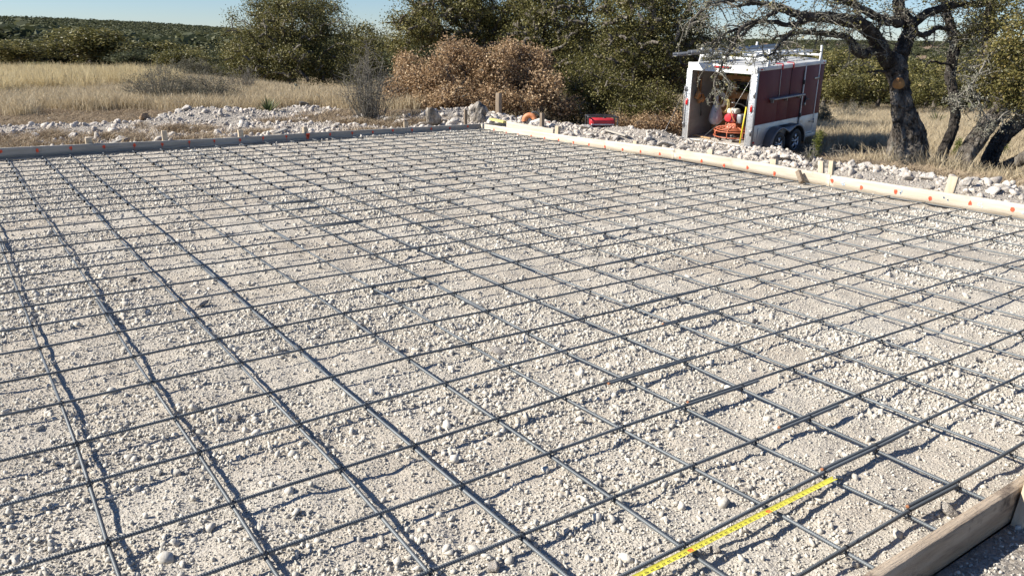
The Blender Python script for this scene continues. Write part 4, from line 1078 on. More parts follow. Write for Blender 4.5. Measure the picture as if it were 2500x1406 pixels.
# ladder rack and what lies on it
for x0 in (.46, 3.1):
    rk = empty('ladder_rack_bar'); rk.parent = tr
    g = Geo()
    for s in (-1, 1):
        v = [(x0 - .075, s * (hw + .01), H - .02), (x0 + .075, s * (hw + .01), H - .02), (x0 + .03, s * (hw - .005), H + .12), (x0 - .03, s * (hw - .005), H + .12)]
        v2 = [(x0 + .022, s * (hw - .015), H + .39), (x0 - .022, s * (hw - .015), H + .39)]
        P_ = np.array(v + v2); Q_ = P_ - [0, s * .04, 0]
        gg = Geo().add(np.concatenate([P_, Q_]), q=[[0, 1, 2, 3], [3, 2, 4, 5], [7, 6, 9, 8], [8, 9, 11, 10], [0, 6, 7, 1], [1, 7, 8, 2], [2, 8, 10, 4], [4, 10, 11, 5], [5, 11, 9, 3], [3, 9, 6, 0]])
        gg.obj('upright', M['white_metal'], rk)
    Geo().box((x0, 0, H + .155), (.05, Wt - .05, .05)).obj('crossbar', M['white_metal'], rk, bevel=.006)
for y_, x0, x1, z_, w_, h_, m_, lb in ((.58, -.55, 3.6, H + .235, .10, .10, 'galv', 'long grey steel channel on the roof rack, nearest the middle'),
                            (.74, -.9, 2.6, H + .215, .12, .07, 'galv', 'longer grey channel sticking out behind the roof rack'),
                            (.42, -.1, 3.3, H + .21, .05, .05, 'white_metal', 'thin white rail beside the steel channels on the roof rack')):
    g = Geo(); cx = (x0 + x1) / 2; ln = x1 - x0
    for (c, d) in (((cx, y_, z_), (ln, w_, .008)), ((cx, y_ - w_ / 2, z_ + h_ / 2), (ln, .008, h_)), ((cx, y_ + w_ / 2, z_ + h_ / 2), (ln, .008, h_))): g.box(c, d)
    o = g.obj('roof_channel', M[m_]); place(o); tag(o, lb, 'steel channel', 'lengths of channel on the roof rack')
lad = empty('ladder', label='white aluminium ladder lying across the roof rack over the wheels', category='ladder'); place(lad)
for y_ in (-.45, -.12): Geo().box((2.1, y_, H + .215), (2.9, .03, .07)).obj('side_rail', M['white_metal'], lad, bevel=.004)
for k in range(10): Geo().box((.8 + k * .29, -.285, H + .215), (.03, .32, .025)).obj('rung', M['white_metal'], lad)
# interior shelving
shf = empty('storage_shelf', label='homemade pine and plywood shelf rack inside the trailer', category='shelf'); place(shf)
for (x, y) in ((1.15, .80), (1.15, .30), (1.15, -.35), (2.9, .80), (2.9, -.35)): Geo().box((x, y, .95), (.04, .09, 1.7)).obj('stud', M['stud'], shf, bevel=.003)
for z in (1.15, .62): Geo().box((2.0, .22, z), (1.75, 1.25, .02)).obj('shelf_board', M['osb'], shf)
for z in (1.08, 1.5): Geo().box((1.13, .22, z), (.035, 1.22, .13)).obj('front_rail', M['osb'], shf, bevel=.003)
Geo().box((1.16, .58, .6), (.02, .42, .95)).obj('ply_face', M['osb'], shf)
for k in range(16):
    x = rng.uniform(1.3, 2.6); y = rng.uniform(-.3, .75); z = (1.16, .63, .09)[k % 3]; d = rng.uniform([.15, .15, .12], [.4, .3, .34])
    g = Geo().box((x, y, z + d[2] / 2), d, np.array(Matrix.Rotation(rng.uniform(-.4, .4), 3, 'Z')))
    lid = None
    o = g.obj('tool_case', M['darkstuff'], bevel=.02); place(o); tag(o, 'dark tool case stowed on the rack inside the trailer', 'case', 'cases on the trailer rack')
g = Geo()
for k in range(5):
    P_ = smooth_path([(1.25, rng.uniform(-.2, .4), 1.2 + .05 * k), (1.2, rng.uniform(-.3, .5), 1.35 + .06 * k), (1.3, rng.uniform(-.3, .5), 1.62)], 6); tube(g, P_, .012, 5)
for q in range(4):
    c = np.array([1.2, .05 + .12 * q, 1.60 - .05 * (q % 2)])
    g.add([c + [0, -.09, .05], c + [0, .09, .06], c + [.05, .07, -.06], c + [-.02, -.07, -.05]], q=[[0, 1, 2, 3]])
o = g.obj('safety_vest', M['hiviz']); place(o); tag(o, 'crumpled yellow-green cloth at the top of the trailer rack', 'cloth')
g = Geo()
for k in range(10):
    P_ = smooth_path([(1.1, rng.uniform(-.25, .25), 1.2 + .03 * k), (1.0, rng.uniform(-.3, .3), 1.28 + .02 * k), (1.2, rng.uniform(-.3, .3), 1.4)], 6); tube(g, P_, .010, 5)
o = g.obj('black_hose', M['darkstuff']); place(o); tag(o, 'tangled black hoses on the upper shelf inside the trailer', 'hose')
# plastic bag, ropes, tool belt
bg = Geo(); c = np.array([.62, .44, 0])
pr = [(1.13, .015), (1.05, .04), (.98, .03), (.90, .075), (.75, .125), (.6, .155), (.48, .15), (.41, .10), (.385, .02)]
V = np.array([[[c[0] + r * math.cos(t) * (1 + .1 * math.sin(5 * t + z * 9)), c[1] + r * math.sin(t) * (1 + .08 * math.cos(4 * t + z * 7)), z] for t in np.linspace(0, 2 * math.pi, 20, endpoint=False)] for z, r in pr])
q = [[a * 20 + b, a * 20 + (b + 1) % 20, (a + 1) * 20 + (b + 1) % 20, (a + 1) * 20 + b] for a in range(len(pr) - 1) for b in range(20)]
bg.add(V.reshape(-1, 3), q); o = bg.obj('plastic_bag', M['bag'], smooth=True); place(o); tag(o, 'bulging translucent white plastic bag hanging inside the trailer door', 'bag')
g = Geo()
for k in range(5): g.box((c[0] + rng.uniform(-.07, .07), c[1] + rng.uniform(-.07, .07), .47 + .05 * k), (.09, .09, .06), np.array(Euler(rng.uniform(0, 3, 3)).to_matrix()))
b2 = g.obj('bag_contents', M['cream'], o, bevel=.01)
g = Geo(); tube(g, [[.62, .44, 1.12], [.8, .45, 1.45], [1.1, .42, 1.62]], .004, 4); g.obj('bag_handle', M['bag'], o)
for k, (rr, yy, zz, mt, nm, lb) in enumerate(((.13, .26, .88, 'rope', 'yellow_rope_coil', 'coil of yellow rope hanging right of the plastic bag'), (.12, .36, 1.0, 'ropew', 'white_rope_coil', 'loop of white rope behind the plastic bag'))):
    g = Geo()
    for q in range(5):
        ph = rng.uniform(0, .5); P_ = [[.66 + .012 * q, yy + rr * (.75 + .06 * q) * math.cos(t), zz + rr * (1.15 + .08 * q) * math.sin(t + ph * .2)] for t in np.linspace(0, 2 * math.pi, 26)]
        tube(g, P_, .009, 5, cap=False)
    o = g.obj(nm, M[mt], smooth=True); place(o); tag(o, lb, 'rope')
    g = Geo(); tube(g, [[.68, yy, zz + rr * 1.3], [.9, yy, 1.5]], .007, 4); g.obj('hanging_end', M[mt], o)
tbelt = empty('tool_belt', label='tan leather tool belt with a hammer hanging on the left trailer wall', category='tool belt'); place(tbelt)
g = Geo(); tube(g, smooth_path([(.35, .88, 1.66), (.33, .86, 1.4), (.36, .83, 1.22), (.45, .84, 1.18), (.5, .87, 1.5)], 6), .02, 5); g.obj('strap', M['tan_leather'], tbelt)
for c, d, r in (((.33, .80, 1.10), (.20, .10, .20), .3), ((.46, .79, 1.04), (.16, .10, .22), -.35), ((.38, .76, .98), (.14, .08, .16), .8)): Geo().box(c, d, np.array(Matrix.Rotation(r, 3, 'X') @ Matrix.Rotation(r, 3, 'Y'))).obj('pouch', M['tan_leather'], tbelt, bevel=.02)
g = Geo(); tube(g, [[.36, .74, 1.12], [.40, .73, .60]], [.012, .018], 7); hm = g.obj('hammer_handle', M['darkstuff'], tbelt); Geo().box((.36, .74, 1.15), (.13, .035, .035)).obj('hammer_head', M['steel'], hm, bevel=.006)
# yellow-handled tools by the right post
lv = empty('yellow_handled_shovel', label='tool with a yellow handle leaning inside the right rear post of the trailer', category='shovel'); place(lv)
g = Geo(); tube(g, [[.08, -.60, .12], [.10, -.66, .98]], .018, 8); g.obj('handle', M['yellow'], lv); g = Geo(); tube(g, [[.10, -.66, .98], [.11, -.685, 1.28]], .016, 8); g.obj('grip', M['darkstuff'], lv)
o = Geo().box((.25, -.80, 1.28), (.14, .10, .34)).obj('red_canister', M['redplastic'], bevel=.03); place(o); tag(o, 'red canister hung inside the right rear post of the trailer', 'canister')
# power trowel
pt = empty('power_trowel', label='orange ring-guarded power trowel with red engine on the trailer floor', category='power trowel'); place(pt)
cx, cy = .58, -.12; Rg = .47
def ringp(r, z, n=36, cx=cx, cy=cy): return [[cx + r * math.cos(t), cy + r * math.sin(t), z] for t in np.linspace(0, 2 * math.pi, n + 1)]
gd = Geo()
for r, z in ((Rg, .20), (Rg, .33), (Rg * .86, .365), (Rg * .68, .385), (Rg * .5, .40)): tube(gd, ringp(r, z), .012, 6, cap=False)
guard = gd.obj('guard_ring', M['orange_metal'], pt, smooth=True)
for k in range(8):
    t = k * math.pi / 4 + .2; c_, s_ = math.cos(t), math.sin(t)
    g = Geo(); tube(g, smooth_path([[cx + .16 * c_, cy + .16 * s_, .42], [cx + .35 * c_, cy + .35 * s_, .395], [cx + Rg * c_, cy + Rg * s_, .33], [cx + Rg * c_, cy + Rg * s_, .20]], 4), .013, 6); g.obj('guard_spoke', M['orange_metal'], pt, smooth=True)
for k in range(4):
    t = k * math.pi / 2 + .5; R_m = np.array(Matrix.Rotation(t, 3, 'Z')); o = Geo().box(R_m @ np.array([.28, 0, 0]) + [cx, cy, .15], (.34, .15, .008), R_m @ np.array(Matrix.Rotation(.12, 3, 'X'))).obj('blade', M['steel'], pt)
g = Geo(); v = [(-.2, -.16, .40), (.2, -.16, .40), (.2, .16, .40), (-.2, .16, .40), (-.1, -.09, .52), (.1, -.09, .52), (.1, .09, .52), (-.1, .09, .52)]
g.add(np.array(v) + [cx, cy, 0], q=[[0, 1, 5, 4], [1, 2, 6, 5], [2, 3, 7, 6], [3, 0, 4, 7], [4, 5, 6, 7], [3, 2, 1, 0]]); g.obj('engine_mount', M['orange_metal'], pt, bevel=.01)
for k in range(4): Geo().box((cx - .19, cy - .12 + k * .08, .455), (.012, .012, .13)).obj('mount_bar', M['orange_metal'], pt)
en = Geo().box((cx, cy + .04, .62), (.28, .22, .20)).obj('engine_block', M['redplastic'], pt, bevel=.03)
for k in range(6): Geo().box((cx - .145, cy + .04, .55 + k * .025), (.012, .20, .006)).obj('cooling_fin', M['steel'], en)
g = Geo(); tube(g, [[cx - .17, cy + .10, .63], [cx - .13, cy + .10, .63]], [.095, .10], 18); g.obj('recoil_cover', M['redplastic'], pt, bevel=.004)
Geo().box((cx, cy + .05, .78), (.24, .26, .13)).obj('fuel_tank', M['cream'], pt, bevel=.045)
g = Geo(); tube(g, [[cx, cy + .05, .84], [cx, cy + .05, .875]], .03, 12); g.obj('fuel_cap', M['darkstuff'], pt)
Geo().box((cx, cy - .16, .62), (.20, .13, .22)).obj('air_filter', M['galv'], pt, bevel=.025)
Geo().box((cx + .02, cy - .26, .6), (.16, .09, .30)).obj('belt_cover', M['darkstuff'], pt, bevel=.02)
g = Geo(); tube(g, smooth_path([[cx, cy - .1, .5], [cx + .25, cy - .2, .75], [cx + .1, cy - .12, .93], [cx - .12, cy - .02, 1.0]], 5), .018, 7); g.obj('handle', M['steel'], pt, smooth=True)
g = Geo(); tube(g, ringp(.045, 1.0, 12, cx - .14, cy), .012, 6, cap=False); g.obj('lifting_eye', M['steel'], pt)
g = Geo(); tube(g, smooth_path([[cx - .16, cy + .05, .86], [cx - .19, cy - .02, .7], [cx - .15, cy - .1, .55]], 4), .016, 6); g.obj('spark_lead', M['orange_plastic'], pt)
for (a, b) in ((-.40, .12), (.0, -.46), (-.1, .44)):
    g = Geo(); tube(g, [[cx + a, cy + b - .015, .145], [cx + a, cy + b + .015, .145]], .045, 12); g.obj('caster', M['black'], pt)
o = Geo().box((.25, .55, .12), (.06, .55, .03), np.array(Matrix.Rotation(-.15, 3, 'Z'))).obj('floor_batten', M['stud'], bevel=.003); place(o); tag(o, 'tan batten lying just inside the trailer floor on the left', 'batten')

# ------------------------------------------------------------ generator and cut-off saw
gp = W(1467, 330, 17.6); gx, gy = gp[0], gp[1]; gz = gp[2] - .02
gen = empty('generator', (gx, gy, gz), YAW + .05, 'red portable generator in a black tube frame below the oak brush', 'generator')
fr = Geo()
for y in (-.2, .2):
    P_ = smooth_path([(-.31, y, 0), (-.32, y, .38), (-.28, y, .43), (.28, y, .43), (.32, y, .38), (.31, y, 0)], 4); tube(fr, P_, .016, 7)
    tube(fr, [(-.31, y, .03), (.31, y, .03)], .016, 7)
for x in (-.31, .31):
    for z in (.03, .42): tube(fr, [(x * .97, -.2, z), (x * .97, .2, z)], .016, 7)
fr.obj('frame', M['darkstuff'], gen, smooth=True)
Geo().box((0, 0, .31), (.53, .34, .15)).obj('fuel_tank', M['redplastic'], gen, bevel=.035)
g = Geo(); tube(g, [(.06, 0, .38), (.06, 0, .41)], .035, 12); g.obj('fuel_cap', M['darkstuff'], gen)
Geo().box((-.13, 0, .14), (.26, .26, .20)).obj('engine', M['darkstuff'], gen, bevel=.02)
Geo().box((.15, 0, .14), (.24, .24, .20)).obj('alternator', M['steel'], gen, bevel=.03)
Geo().box((.13, -.16, .15), (.22, .04, .13)).obj('control_panel', M['darkstuff'], gen, bevel=.006)
for k in range(2): Geo().box((.08 + .1 * k, -.183, .15), (.05, .008, .05)).obj('socket', M['cream'], gen, bevel=.004)
Geo().box((0, -.172, .262), (.5, .006, .03)).obj('tank_stripe', M['white_metal'], gen)
sp = W(1312, 314, 16.9)
saw = empty('cutoff_saw', tuple(sp + np.array([0, 0, -.04])), YAW - .2, 'orange and white cut-off saw standing by the orange-brown stake', 'saw')
Geo().box((-.02, 0, .13), (.26, .17, .20), np.array(Matrix.Rotation(-.35, 3, 'Y'))).obj('body', M['cream'], saw, bevel=.04)
Geo().box((.13, .0, .08), (.16, .16, .13)).obj('engine_cover', M['orange_plastic'], saw, bevel=.035)
g = Geo(); tube(g, smooth_path([(-.10, 0, .20), (-.17, 0, .30), (-.08, 0, .38), (.03, 0, .33), (.08, 0, .2)], 5), .017, 8); g.obj('front_handle', M['darkstuff'], saw, smooth=True)
V = []; q = []
gd = Geo(); nn_ = 14
for k in range(nn_):
    t = math.pi * (.1 + .95 * k / (nn_ - 1))
    for r in (.06, .165):
        for y in (-.035, .035): V.append([-.17 + r * math.cos(t), y, .20 + r * math.sin(t)])
for k in range(nn_ - 1):
    a = 4 * k; b = a + 4
    q += [[a, a + 2, b + 2, b], [a + 1, b + 1, b + 3, a + 3], [a + 2, a + 3, b + 3, b + 2], [a, b, b + 1, a + 1]]
gd.add(V, q); gd.obj('blade_guard', M['orange_plastic'], saw)
g = Geo(); tube(g, [(-.17, -.004, .20), (-.17, .004, .20)], .145, 28); g.obj('cutting_disc', M['steel'], saw)
g = Geo(); tube(g, smooth_path([(.12, 0, .14), (.25, 0, .17), (.28, 0, .09), (.18, 0, .03)], 5), .016, 7); g.obj('rear_handle', M['orange_plastic'], saw, smooth=True)

# ------------------------------------------------------------ vegetation
def leafmat(name, stops, rough=.5, trans=.25, spec=.3):
    return mk(name, stops, tone=True, rough=rough, trans=trans, spec=spec)
M['leaf_oak'] = leafmat('live_oak_leaf', [(0, (.050, .050, .016)), (.4, (.125, .118, .036)), (.75, (.24, .21, .07)), (1, (.40, .33, .15))])
M['leaf_far'] = leafmat('far_oak_leaf', [(0, (.040, .050, .026)), (.5, (.088, .096, .046)), (1, (.16, .16, .08))], rough=.7, spec=.25)
M['leaf_gold'] = leafmat('yellowing_oak_leaf', [(0, (.07, .07, .022)), (.5, (.16, .145, .045)), (1, (.33, .25, .09))])
M['leaf_brown'] = leafmat('dry_brown_leaf', [(0, (.12, .07, .03)), (.35, (.34, .22, .12)), (.7, (.58, .42, .25)), (1, (.74, .60, .40))], rough=.6, trans=.3)
M['leaf_grey'] = leafmat('grey_brush_leaf', [(0, (.07, .068, .045)), (.5, (.16, .15, .10)), (1, (.28, .26, .18))], rough=.7)
M['leaf_cedar'] = leafmat('juniper_leaf', [(0, (.05, .06, .015)), (.5, (.13, .15, .03)), (1, (.24, .25, .06))], rough=.7)
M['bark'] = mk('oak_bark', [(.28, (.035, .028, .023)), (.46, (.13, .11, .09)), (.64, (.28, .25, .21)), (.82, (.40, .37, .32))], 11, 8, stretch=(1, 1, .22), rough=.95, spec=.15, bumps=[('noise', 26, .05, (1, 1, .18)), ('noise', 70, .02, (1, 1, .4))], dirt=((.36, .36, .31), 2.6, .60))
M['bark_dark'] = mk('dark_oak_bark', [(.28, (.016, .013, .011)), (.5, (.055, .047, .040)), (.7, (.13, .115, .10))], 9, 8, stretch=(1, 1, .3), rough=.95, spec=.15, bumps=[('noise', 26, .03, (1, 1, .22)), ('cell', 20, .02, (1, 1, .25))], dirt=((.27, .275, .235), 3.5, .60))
M['bark_far'] = mk('far_bark', [(.3, (.06, .05, .042)), (.7, (.20, .18, .155))], 6, 5, rough=.95, spec=.1)
M['twig'] = mk('grey_twig', [(.3, (.10, .088, .072)), (.7, (.27, .25, .21))], 12, 4, rough=.95, spec=.1)
M['lichen'] = leafmat('pale_lichen', [(0, (.10, .098, .075)), (.5, (.21, .205, .155)), (1, (.38, .37, .28))], rough=.9, trans=.1, spec=.1)
M['cutwood'] = mk('sawn_limb_face', [(.25, (.22, .09, .025)), (.5, (.40, .21, .07)), (.8, (.50, .31, .13))], 5, 6, rough=.8)
M['grass'] = leafmat('dry_grass', [(0, (.30, .235, .145)), (.5, (.50, .41, .27)), (1, (.66, .57, .40))], rough=.8, trans=.3, spec=.15)
M['grass_gold'] = leafmat('golden_grass', [(0, (.40, .31, .17)), (.5, (.58, .48, .28)), (1, (.70, .61, .40))], rough=.8, trans=.35, spec=.15)
M['grass_dull'] = leafmat('dull_trampled_grass', [(0, (.18, .13, .085)), (.5, (.34, .26, .175)), (1, (.50, .41, .28))], rough=.85, trans=.15, spec=.1)
M['yucca'] = leafmat('yucca_leaf', [(0, (.04, .06, .025)), (.5, (.09, .12, .045)), (1, (.24, .26, .11))], rough=.5)
M['cactus'] = mk('prickly_pear_pad', [(.3, (.045, .05, .035)), (.7, (.10, .105, .08))], 6, 4, rough=.7)

def leaves(g, C, n_per, spread, size, r, tone=None, up=0.0, droop=0.0):
    """add n_per leaves round each centre in C (k,3)"""
    k = len(C); n = k * n_per
    c = np.repeat(C, n_per, 0) + r.normal(0, 1, (n, 3)) * np.asarray(spread)
    a = r.normal(0, 1, (n, 3)); a[:, 2] = a[:, 2] * .7 - droop; a /= np.linalg.norm(a, axis=1, keepdims=True)
    b = np.cross(a, r.normal(0, 1, (n, 3)) + np.array([0, 0, up])); b /= np.linalg.norm(b, axis=1, keepdims=True) + 1e-9
    s = size * r.uniform(.65, 1.35, (n, 1))
    nn = np.cross(a, b)
    V = np.stack([c - a * s * .5, c + b * s * .27 + nn * s * .07, c + a * s * .5, c - b * s * .27 + nn * s * .07], 1).reshape(-1, 3)
    q = np.arange(n * 4).reshape(-1, 4)
    if tone is None: tn = np.clip(r.beta(2.2, 2.2, n) , 0, 1)
    else: tn = np.clip(np.repeat(tone, n_per) + r.normal(0, .17, n), 0, 1)
    g.add(V, q, tone=np.repeat(tn, 4))
def blob_centres(blobs, n, r, inner=.45):
    w = np.array([b[3] * b[4] * b[5] for b in blobs]) ** .7; w /= w.sum()
    idx = r.choice(len(blobs), n, p=w); B = np.array(blobs)[idx]
    d = r.normal(size=(n, 3)); d /= np.linalg.norm(d, axis=1, keepdims=True)
    rr = (inner + (1 - inner) * r.random(n) ** .6)
    lump = 1 + .16 * np.sin(d[:, 0] * 5 + idx) * np.sin(d[:, 1] * 4 + 2 * idx) + .12 * np.sin(d[:, 2] * 7 + d[:, 0] * 6)
    return B[:, :3] + d * B[:, 3:6] * (rr * lump)[:, None]
def branches(g, roots, C, r, r_tip=.008, r_max=.07, step=.5, wob=.05, nside=5):
    """grow limbs from the root nodes to every centre in C"""
    nodes = [np.asarray(p, float) for p in roots]; N = np.array(nodes)
    base = N.mean(0)
    order = np.argsort(np.linalg.norm(C - base, axis=1))
    D = np.linalg.norm(C - base, axis=1).max() + 1e-6
    for k in order:
        c = C[k]; d = np.linalg.norm(N - c, axis=1) + .25 * np.maximum(0, N[:, 2] - c[2])
        a = N[np.argmin(d)]; L0 = np.linalg.norm(c - a)
        if L0 < .05: continue
        m = max(2, int(L0 / step) + 1)
        t = np.linspace(0, 1, m + 1)[:, None]
        P = a + (c - a) * t; P[1:-1] += r.normal(0, wob * L0 ** .5, (m - 1, 3)); P[1:-1, 2] += .08 * L0 * np.sin(t[1:-1, 0] * math.pi)
        ra = r_tip + (r_max - r_tip) * np.clip(1 - np.linalg.norm(P - base, axis=1) / D, 0, 1) ** 1.6
        tube(g, P, ra, nside, cap=False)
        N = np.concatenate([N, P[1:]])
def make_tree(name, base, trunk, blobs, n_c, n_per, size, spread, leafm, barkm, label, group=None, category='tree', seed=1, r_trunk=.16, r_max=.07, r_tip=.008, droop=0, step=.6, inner=.45, tone_sun=True):
    r = np.random.default_rng(seed); root = empty(name, base, 0, label, category, group)
    base = np.array(base)
    tg = Geo(); Pt = smooth_path(np.array(trunk, float) - base, 5, .01, r); rt = np.linspace(r_trunk, r_max, len(Pt)); rt[:3] *= [1.35, 1.15, 1.05]
    tube(tg, Pt, rt, 9, noise=lambda t, th, P, rr: .09 * np.sin(3 * th + P[:, 2:3] * 5))
    C = blob_centres(blobs, n_c, r, inner) - base
    C = C[C[:, 2] > .05]
    branches(tg, Pt[len(Pt) // 2:], C[r.random(len(C)) < .8], r, r_tip, r_max, step)
    tg.obj('trunk', barkm, root, smooth=True)
    cg = Geo(); tn = np.clip(.45 + r.normal(0, .12, len(C)), 0, 1)
    leaves(cg, C, n_per, spread, size, r, tn, droop=droop)
    cg.obj('crown', leafm, root)
    return root
def at(u, v, dep):
    return W(u, v, dep)
def B(u, v, dep, ru, rv, rd=None):
    """an ellipsoid of foliage: centre pixel, distance, half sizes in photo pixels (depth in the same)"""
    p = W(u, v, dep); k = dep / FPX
    return (p[0], p[1], p[2], ru * k, (rd or ru) * k, rv * k)
def gbase(u, dep):
    p = W(u, 300, dep); return np.array([p[0], p[1], th(p[0], p[1]) - .05])
# --- big rounded live oak standing in the field left of centre
b0 = gbase(712, 40)
make_tree('live_oak', b0, [b0, b0 + [.1, 0, .8], b0 + [-.1, .2, 1.6], b0 + [.1, .1, 2.4]],
          [B(640, 110, 40, 92, 88, 110), B(730, 60, 40.5, 95, 75, 110), B(800, 100, 40, 62, 85, 90), B(600, 150, 39, 55, 52, 70), B(690, 150, 39, 110, 55, 100), B(800, 165, 40, 58, 42, 80), B(650, 25, 40.5, 55, 40, 60), B(760, 20, 41, 70, 38, 60)],
          950, 85, .085, (.24, .24, .19), M['leaf_oak'], M['bark_far'], 'big rounded live oak alone in the dry field, left of the brown brush', seed=11, r_trunk=.22, r_max=.12, inner=.35)
b0 = gbase(885, 46)
make_tree('live_oak', b0, [b0, b0 + [0, 0, 1], b0 + [.1, 0, 2]], [B(885, 105, 46, 40, 38, 60), B(930, 130, 45, 60, 45, 70), B(870, 160, 45, 50, 45, 60)], 300, 60, .10, (.22, .22, .18), M['leaf_oak'], M['bark_far'], 'smaller live oak behind, right of the big rounded one', seed=12, r_trunk=.12, r_max=.07)
# --- the mass of oaks behind the far corner
def oak(u, dep, trunk_px, blobs, n_c, n_per, size, spread, lm, label, seed, rt=.14, rm=.07, cat='tree', name='live_oak', group=None, tip=.008, droop=0, inner=.4, bk='bark'):
    b = gbase(u, dep); T = [b] + [at(a, c, dep) for a, c in trunk_px]
    return make_tree(name, b, T, blobs, n_c, n_per, size, spread, M[lm], M[bk], label, seed=seed, r_trunk=rt, r_max=rm, category=cat, group=group, r_tip=tip, droop=droop, inner=inner)
oak(1090, 25, [(1085, 200), (1110, 120), (1150, 60)], [B(1110, 60, 25, 150, 62, 90), B(1010, 60, 24.5, 75, 38, 60), B(1200, 20, 25, 140, 60, 90), B(1080, -40, 25.5, 160, 70, 110), B(1230, 95, 25, 90, 45, 60), B(1000, 110, 25.5, 55, 40, 50)],
    780, 75, .062, (.16, .16, .12), 'leaf_oak', 'spreading live oak reaching left over the brown brush', 21, .2, .1)
oak(1310, 24, [(1320, 180), (1300, 100), (1330, 20)], [B(1330, 60, 24, 90, 70, 90), B(1390, 130, 23.5, 60, 75, 60), B(1290, 130, 24, 70, 55, 60), B(1340, -50, 25, 150, 80, 110), B(1430, 40, 24.5, 60, 90, 80)],
    640, 75, .060, (.16, .16, .12), 'leaf_oak', 'dark upright live oak in the middle of the thicket', 22, .18, .09)
oak(1590, 23, [(1600, 220), (1570, 130), (1590, 40)], [B(1560, 50, 22.5, 110, 90, 90), B(1600, 150, 22.3, 80, 70, 70), B(1520, 140, 22.3, 70, 90, 70), B(1650, 60, 23, 80, 90, 80), B(1560, -60, 24, 190, 80, 120), B(1640, 190, 23, 50, 60, 50), B(1700, 110, 24.5, 60, 60, 60)],
    950, 75, .058, (.15, .15, .12), 'leaf_oak', 'sunlit live oak hanging over the thicket just left of the trailer', 23, .18, .09)
oak(1460, 21.6, [(1450, 270), (1470, 220)], [B(1430, 210, 21.8, 60, 55, 60), B(1500, 235, 21.5, 70, 50, 60), B(1590, 250, 21.5, 75, 48, 60), B(1400, 270, 21.4, 60, 30, 50), B(1530, 280, 21, 60, 25, 40), B(1640, 280, 21.5, 40, 32, 40)],
    600, 60, .048, (.12, .12, .10), 'leaf_oak', 'low dark oak brush behind the red generator', 24, .06, .035, 'shrub', 'oak_shrub')
oak(1620, 20.6, [(1610, 300), (1600, 280)], [B(1570, 305, 20.4, 60, 20, 40), B(1640, 300, 20.8, 32, 22, 30), B(1500, 300, 20.4, 40, 18, 30)], 150, 45, .045, (.1, .1, .08), 'leaf_brown', 'sparse brown-leaved scrub at the foot of the thicket by the ramp', 25, .03, .02, 'shrub', 'oak_shrub')
# --- the brown dry-leaved brush
oak(1120, 20.5, [(1120, 250), (1130, 200)], [B(1080, 185, 20.5, 50, 52, 50), B(1130, 145, 20.6, 42, 34, 40), B(1175, 165, 20.4, 34, 44, 40), B(1220, 180, 20.3, 46, 60, 40), B(1120, 235, 20, 75, 36, 50), B(1200, 250, 20, 60, 26, 40), B(1070, 255, 20, 50, 24, 40), B(1095, 120, 20.8, 22, 22, 30), B(1040, 215, 20.4, 34, 40, 40), B(1240, 125, 20.8, 26, 26, 30)],
    620, 50, .060, (.10, .10, .09), 'leaf_brown', 'broad brush of dry tan leaves behind the heaped boulders', 31, .05, .03, 'shrub', 'dry_oak_brush')
oak(1290, 20.6, [(1290, 260), (1290, 200)], [B(1262, 135, 21, 34, 28, 30), B(1310, 155, 21, 34, 36, 40), B(1270, 190, 20.6, 40, 34, 40), B(1325, 215, 20.4, 46, 36, 50), B(1270, 250, 20, 56, 26, 40), B(1370, 262, 20.6, 42, 26, 40)],
    400, 48, .060, (.10, .10, .09), 'leaf_brown', 'brush of dry brown leaves behind the cut-off saw', 32, .06, .035, 'shrub', 'dry_oak_brush')
oak(990, 20.8, [(985, 270), (990, 230)], [B(1000, 210, 20.8, 45, 45, 50), B(965, 240, 20.6, 32, 40, 40), B(1010, 265, 20.3, 50, 25, 40), B(1000, 160, 21, 35, 30, 40)],
    260, 42, .056, (.10, .10, .09), 'leaf_brown', 'narrow dry-leaved brush touching the bare bush', 33, .05, .03, 'shrub', 'dry_oak_brush')
oak(1590, 30, [(1600, 200)], [B(1500, 180, 30, 200, 120, 60), B(1250, 150, 32, 190, 130, 60), B(1040, 170, 31, 90, 80, 40)], 900, 50, .10, (.3, .3, .25), 'leaf_far', 'dark oaks deep inside the thicket', 26, .15, .08)

